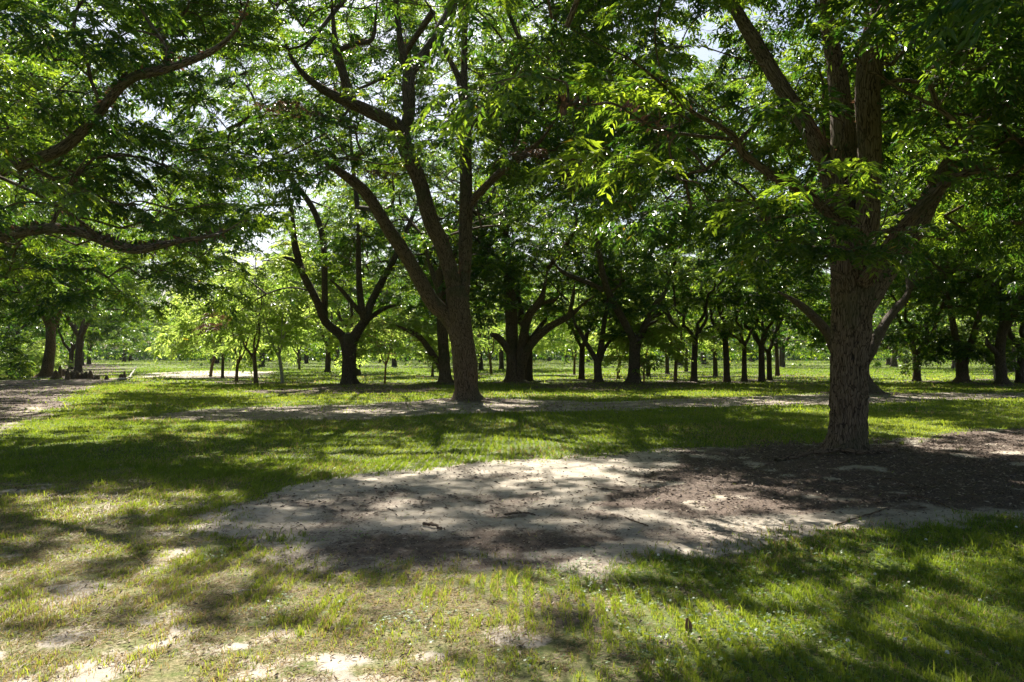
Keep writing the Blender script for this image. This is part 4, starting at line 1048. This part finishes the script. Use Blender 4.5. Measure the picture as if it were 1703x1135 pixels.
stick([(705, 872, .02), (722, 875, .03), (735, 879, .012)], .016, .010, 'fallen_stick', 'stubby chunk of dead wood at the edge of the sand', 'stick', 'fallen sticks')
stick([(196, 632, .05), (212, 633, .15), (222, 627, .40), (227, 624, .62)], .07, .03, 'fallen_branch', 'dead branch lying on the lit left lawn with one end raised', 'branch', mat=M_BARK_P)
stick([(385, 985, .01), (405, 980, .015), (430, 977, .006)], .004, .003, 'fallen_stick', 'slim pale twig on dry turf at lower left', 'stick', 'fallen sticks', mat=M_BARK_P)
def stump(px, py, h, r, lab, i):
    B = ground(px, py); g = Geo()
    P = catmull([[0, 0, -.1], [r * .1, 0, h * .5], [r * rng.uniform(-.4, .4), r * .2, h]], 6)
    rr = np.interp(np.linspace(0, 1, len(P)), [0, .15, .7, 1], [r * 1.5, r * 1.05, r * .7, r * .3])
    g.tube(P, rr, 14, bark_disp(.2, .7)); tag(link('stump', g.mesh('stump', M_BARK), None, (B[0], B[1], 0)), lab, 'stump', 'knee-like stumps on the left bank')
SL = ['knobbly stump at the right foot of the leaning trunk', 'tallest grey stump beside the leaning trunk', 'squat stump behind the tallest grey one', 'narrow pointed stump near the middle of the stump row', 'twin-lobed stump in the middle of the stump row', 'broad low stump past the middle of the row',
      'short round stump in the stump row before its gap', 'upright stump next to the row end', 'end stump of the dense row, lit on one side', 'tiny lone stump in grass past the row', 'low lone stump halfway to the fallen branch', 'pair-mate stump left of the fallen branch', 'upright stump touching the fallen branch']
for i, (px, py, h, r) in enumerate([(92, 630, .5, .25), (99, 629, .75, .16), (105, 626, .5, .25), (112, 631, .62, .14), (119, 630, .45, .2), (126, 630, .5, .26), (136, 630, .42, .16), (142, 630, .45, .18), (150, 630, .5, .2), (161, 631, .22, .2), (177, 631, .22, .13), (201, 632, .35, .17), (207, 632, .5, .12)]):
    stump(px, py, h, r, SL[i], i)
# curled dead leaf standing in the near grass
B = ground(1152, 1052); zz = zground(np.array([B[0]]), np.array([B[1]]))[0][0]
def curled():
    V, Fq = [], []
    nu, nv = 10, 7
    for i in range(nu):
        t = i / (nu - 1); w = .028 * math.sin(math.pi * (t * .86 + .08)) + .003
        for j in range(nv):
            s = j / (nv - 1) * 2 - 1; c = s * 1.1
            V.append([math.sin(c) * w, .018 * math.cos(c) * 1.2 + .01 * math.sin(t * 5) + (t - .3) ** 2 * .03, t * .105])
    for i in range(nu - 1):
        for j in range(nv - 1): a = i * nv + j; Fq.append([a, a + 1, a + nv + 1, a + nv])
    m, nt = new_mat('dead_leaf'); p = N(nt, 'ShaderNodeBsdfPrincipled', i_Roughness=.7); nz = N(nt, 'ShaderNodeTexNoise', i_Scale=60.0)
    nt.links.new(ramp(nt, nz.outputs['Fac'], [(.35, (.13, .055, .025)), (.65, (.32, .15, .07))]), p.inputs['Base Color'])
    o = N(nt, 'ShaderNodeOutputMaterial'); nt.links.new(p.outputs[0], o.inputs[0])
    me = make_mesh('curled_leaf', np.array(V), [np.array(Fq)], [m], smooth=True)
    o = tag(link('curled_leaf', me, None, (B[0], B[1], zz)), 'reddish-brown curled dead leaf standing upright in the near grass', 'dead leaf')
    o.rotation_euler = (-.6, .25, .5)
curled()
# white clover heads
m, nt = new_mat('white_petal'); p = N(nt, 'ShaderNodeBsdfPrincipled', i_Roughness=.7); p.inputs['Base Color'].default_value = (.75, .75, .68, 1)
o_ = N(nt, 'ShaderNodeOutputMaterial'); nt.links.new(p.outputs[0], o_.inputs[0])
def flower_mesh():
    V, Q = [], []
    for i in range(60):
        z = rng.uniform(-.3, 1); a = rng.random() * 6.28; s = math.sqrt(1 - z * z); n_ = np.array([s * math.cos(a), s * math.sin(a), z])
        w = norm(np.cross(n_, rng.normal(0, 1, 3))); k = len(V) * 1
        q = leaf_quads(np.array([0, 0, .055]) + n_ * .003, n_, w, np.cross(n_, w), .010, .004); V += list(q); Q.append([k, k + 1, k + 2, k + 3])
    nq = len(Q); k = len(V); V += [[-.001, 0, -.01], [.001, 0, -.01], [.001, 0, .055], [-.001, 0, .055]]; Q.append([k, k + 1, k + 2, k + 3])
    return make_mesh('clover_flower', np.array(V), [np.array(Q)], [m, M_CLOVER], [0] * nq + [1], {'tint': ('FACE', 'FLOAT', [0.] * nq + [.5])})
fm = flower_mesh()
for px, py in [(970, 1018), (1410, 1075), (1278, 1042), (1690, 880), (1350, 920), (1505, 1072), (1575, 1095), (1212, 1075), (1095, 930), (1180, 1030), (1630, 1010), (1455, 965), (1540, 905)]:
    B = ground(px, py); zz = zground(np.array([B[0]]), np.array([B[1]]))[0][0]
    o = tag(link('clover_flower', fm, None, (B[0], B[1], zz)), 'tiny white clover flower head dotted in the near right grass', 'flower', 'white clover flowers'); o.rotation_euler = (0, 0, px)

# ------------------------------------------------------------------ air, light, camera
HAZE = True
if HAZE:
    V = np.array([[x, y, z] for x in (-330, 330) for y in (-40, 300) for z in (-1.2, 34)], float)
    Fh = np.array([[0, 1, 3, 2], [4, 6, 7, 5], [0, 4, 5, 1], [2, 3, 7, 6], [0, 2, 6, 4], [1, 5, 7, 3]])
    m, nt = new_mat('haze_air'); v = N(nt, 'ShaderNodeVolumePrincipled'); v.inputs['Color'].default_value = (.82, .90, 1, 1); v.inputs['Density'].default_value = .0001
    v.inputs['Anisotropy'].default_value = 0.0
    o = N(nt, 'ShaderNodeOutputMaterial'); nt.links.new(v.outputs[0], o.inputs['Volume'])
    tag(link('haze', make_mesh('haze', V, [Fh], [m])), 'thin bright summer haze between the trees', 'haze', kind='stuff')

w = bpy.data.worlds.new('World'); sc.world = w; w.use_nodes = True
nt = w.node_tree; bg = nt.nodes['Background']
sky = nt.nodes.new('ShaderNodeTexSky'); sky.sky_type = 'NISHITA'; sky.sun_disc = False
sky.sun_elevation = SUN_EL; sky.sun_rotation = -SUN_AZ
sky.air_density = 1.0; sky.dust_density = 2.0
nt.links.new(sky.outputs[0], bg.inputs[0]); bg.inputs[1].default_value = .05
sun = bpy.data.lights.new('sun', 'SUN'); sun.energy = 5.0; sun.angle = math.radians(.55); sun.color = (1, .94, .84)
so = bpy.data.objects.new('sun', sun); C.objects.link(so)
so.rotation_euler = Vector(-SUN).to_track_quat('-Z', 'Y').to_euler()
cam = bpy.data.cameras.new('camera'); cam.lens = F * 36 / 1703; cam.sensor_width = 36; cam.clip_end = 5000; cam.clip_start = .05
co = bpy.data.objects.new('camera', cam); C.objects.link(co); co.location = (0, 0, EYE); co.rotation_euler = (math.pi / 2 + ALPHA, 0, 0)
sc.camera = co
sc.view_settings.view_transform = 'Standard'; sc.view_settings.look = 'None'; sc.view_settings.gamma = 1
sc.view_settings.exposure = 1.62
cy = sc.cycles
cy.max_bounces = 4; cy.diffuse_bounces = 2; cy.glossy_bounces = 2; cy.transmission_bounces = 3; cy.volume_bounces = 0; cy.transparent_max_bounces = 4
cy.caustics_reflective = False; cy.caustics_refractive = False
cy.sample_clamp_indirect = 4; cy.use_denoising = True
cy.use_adaptive_sampling = True; cy.adaptive_threshold = .02
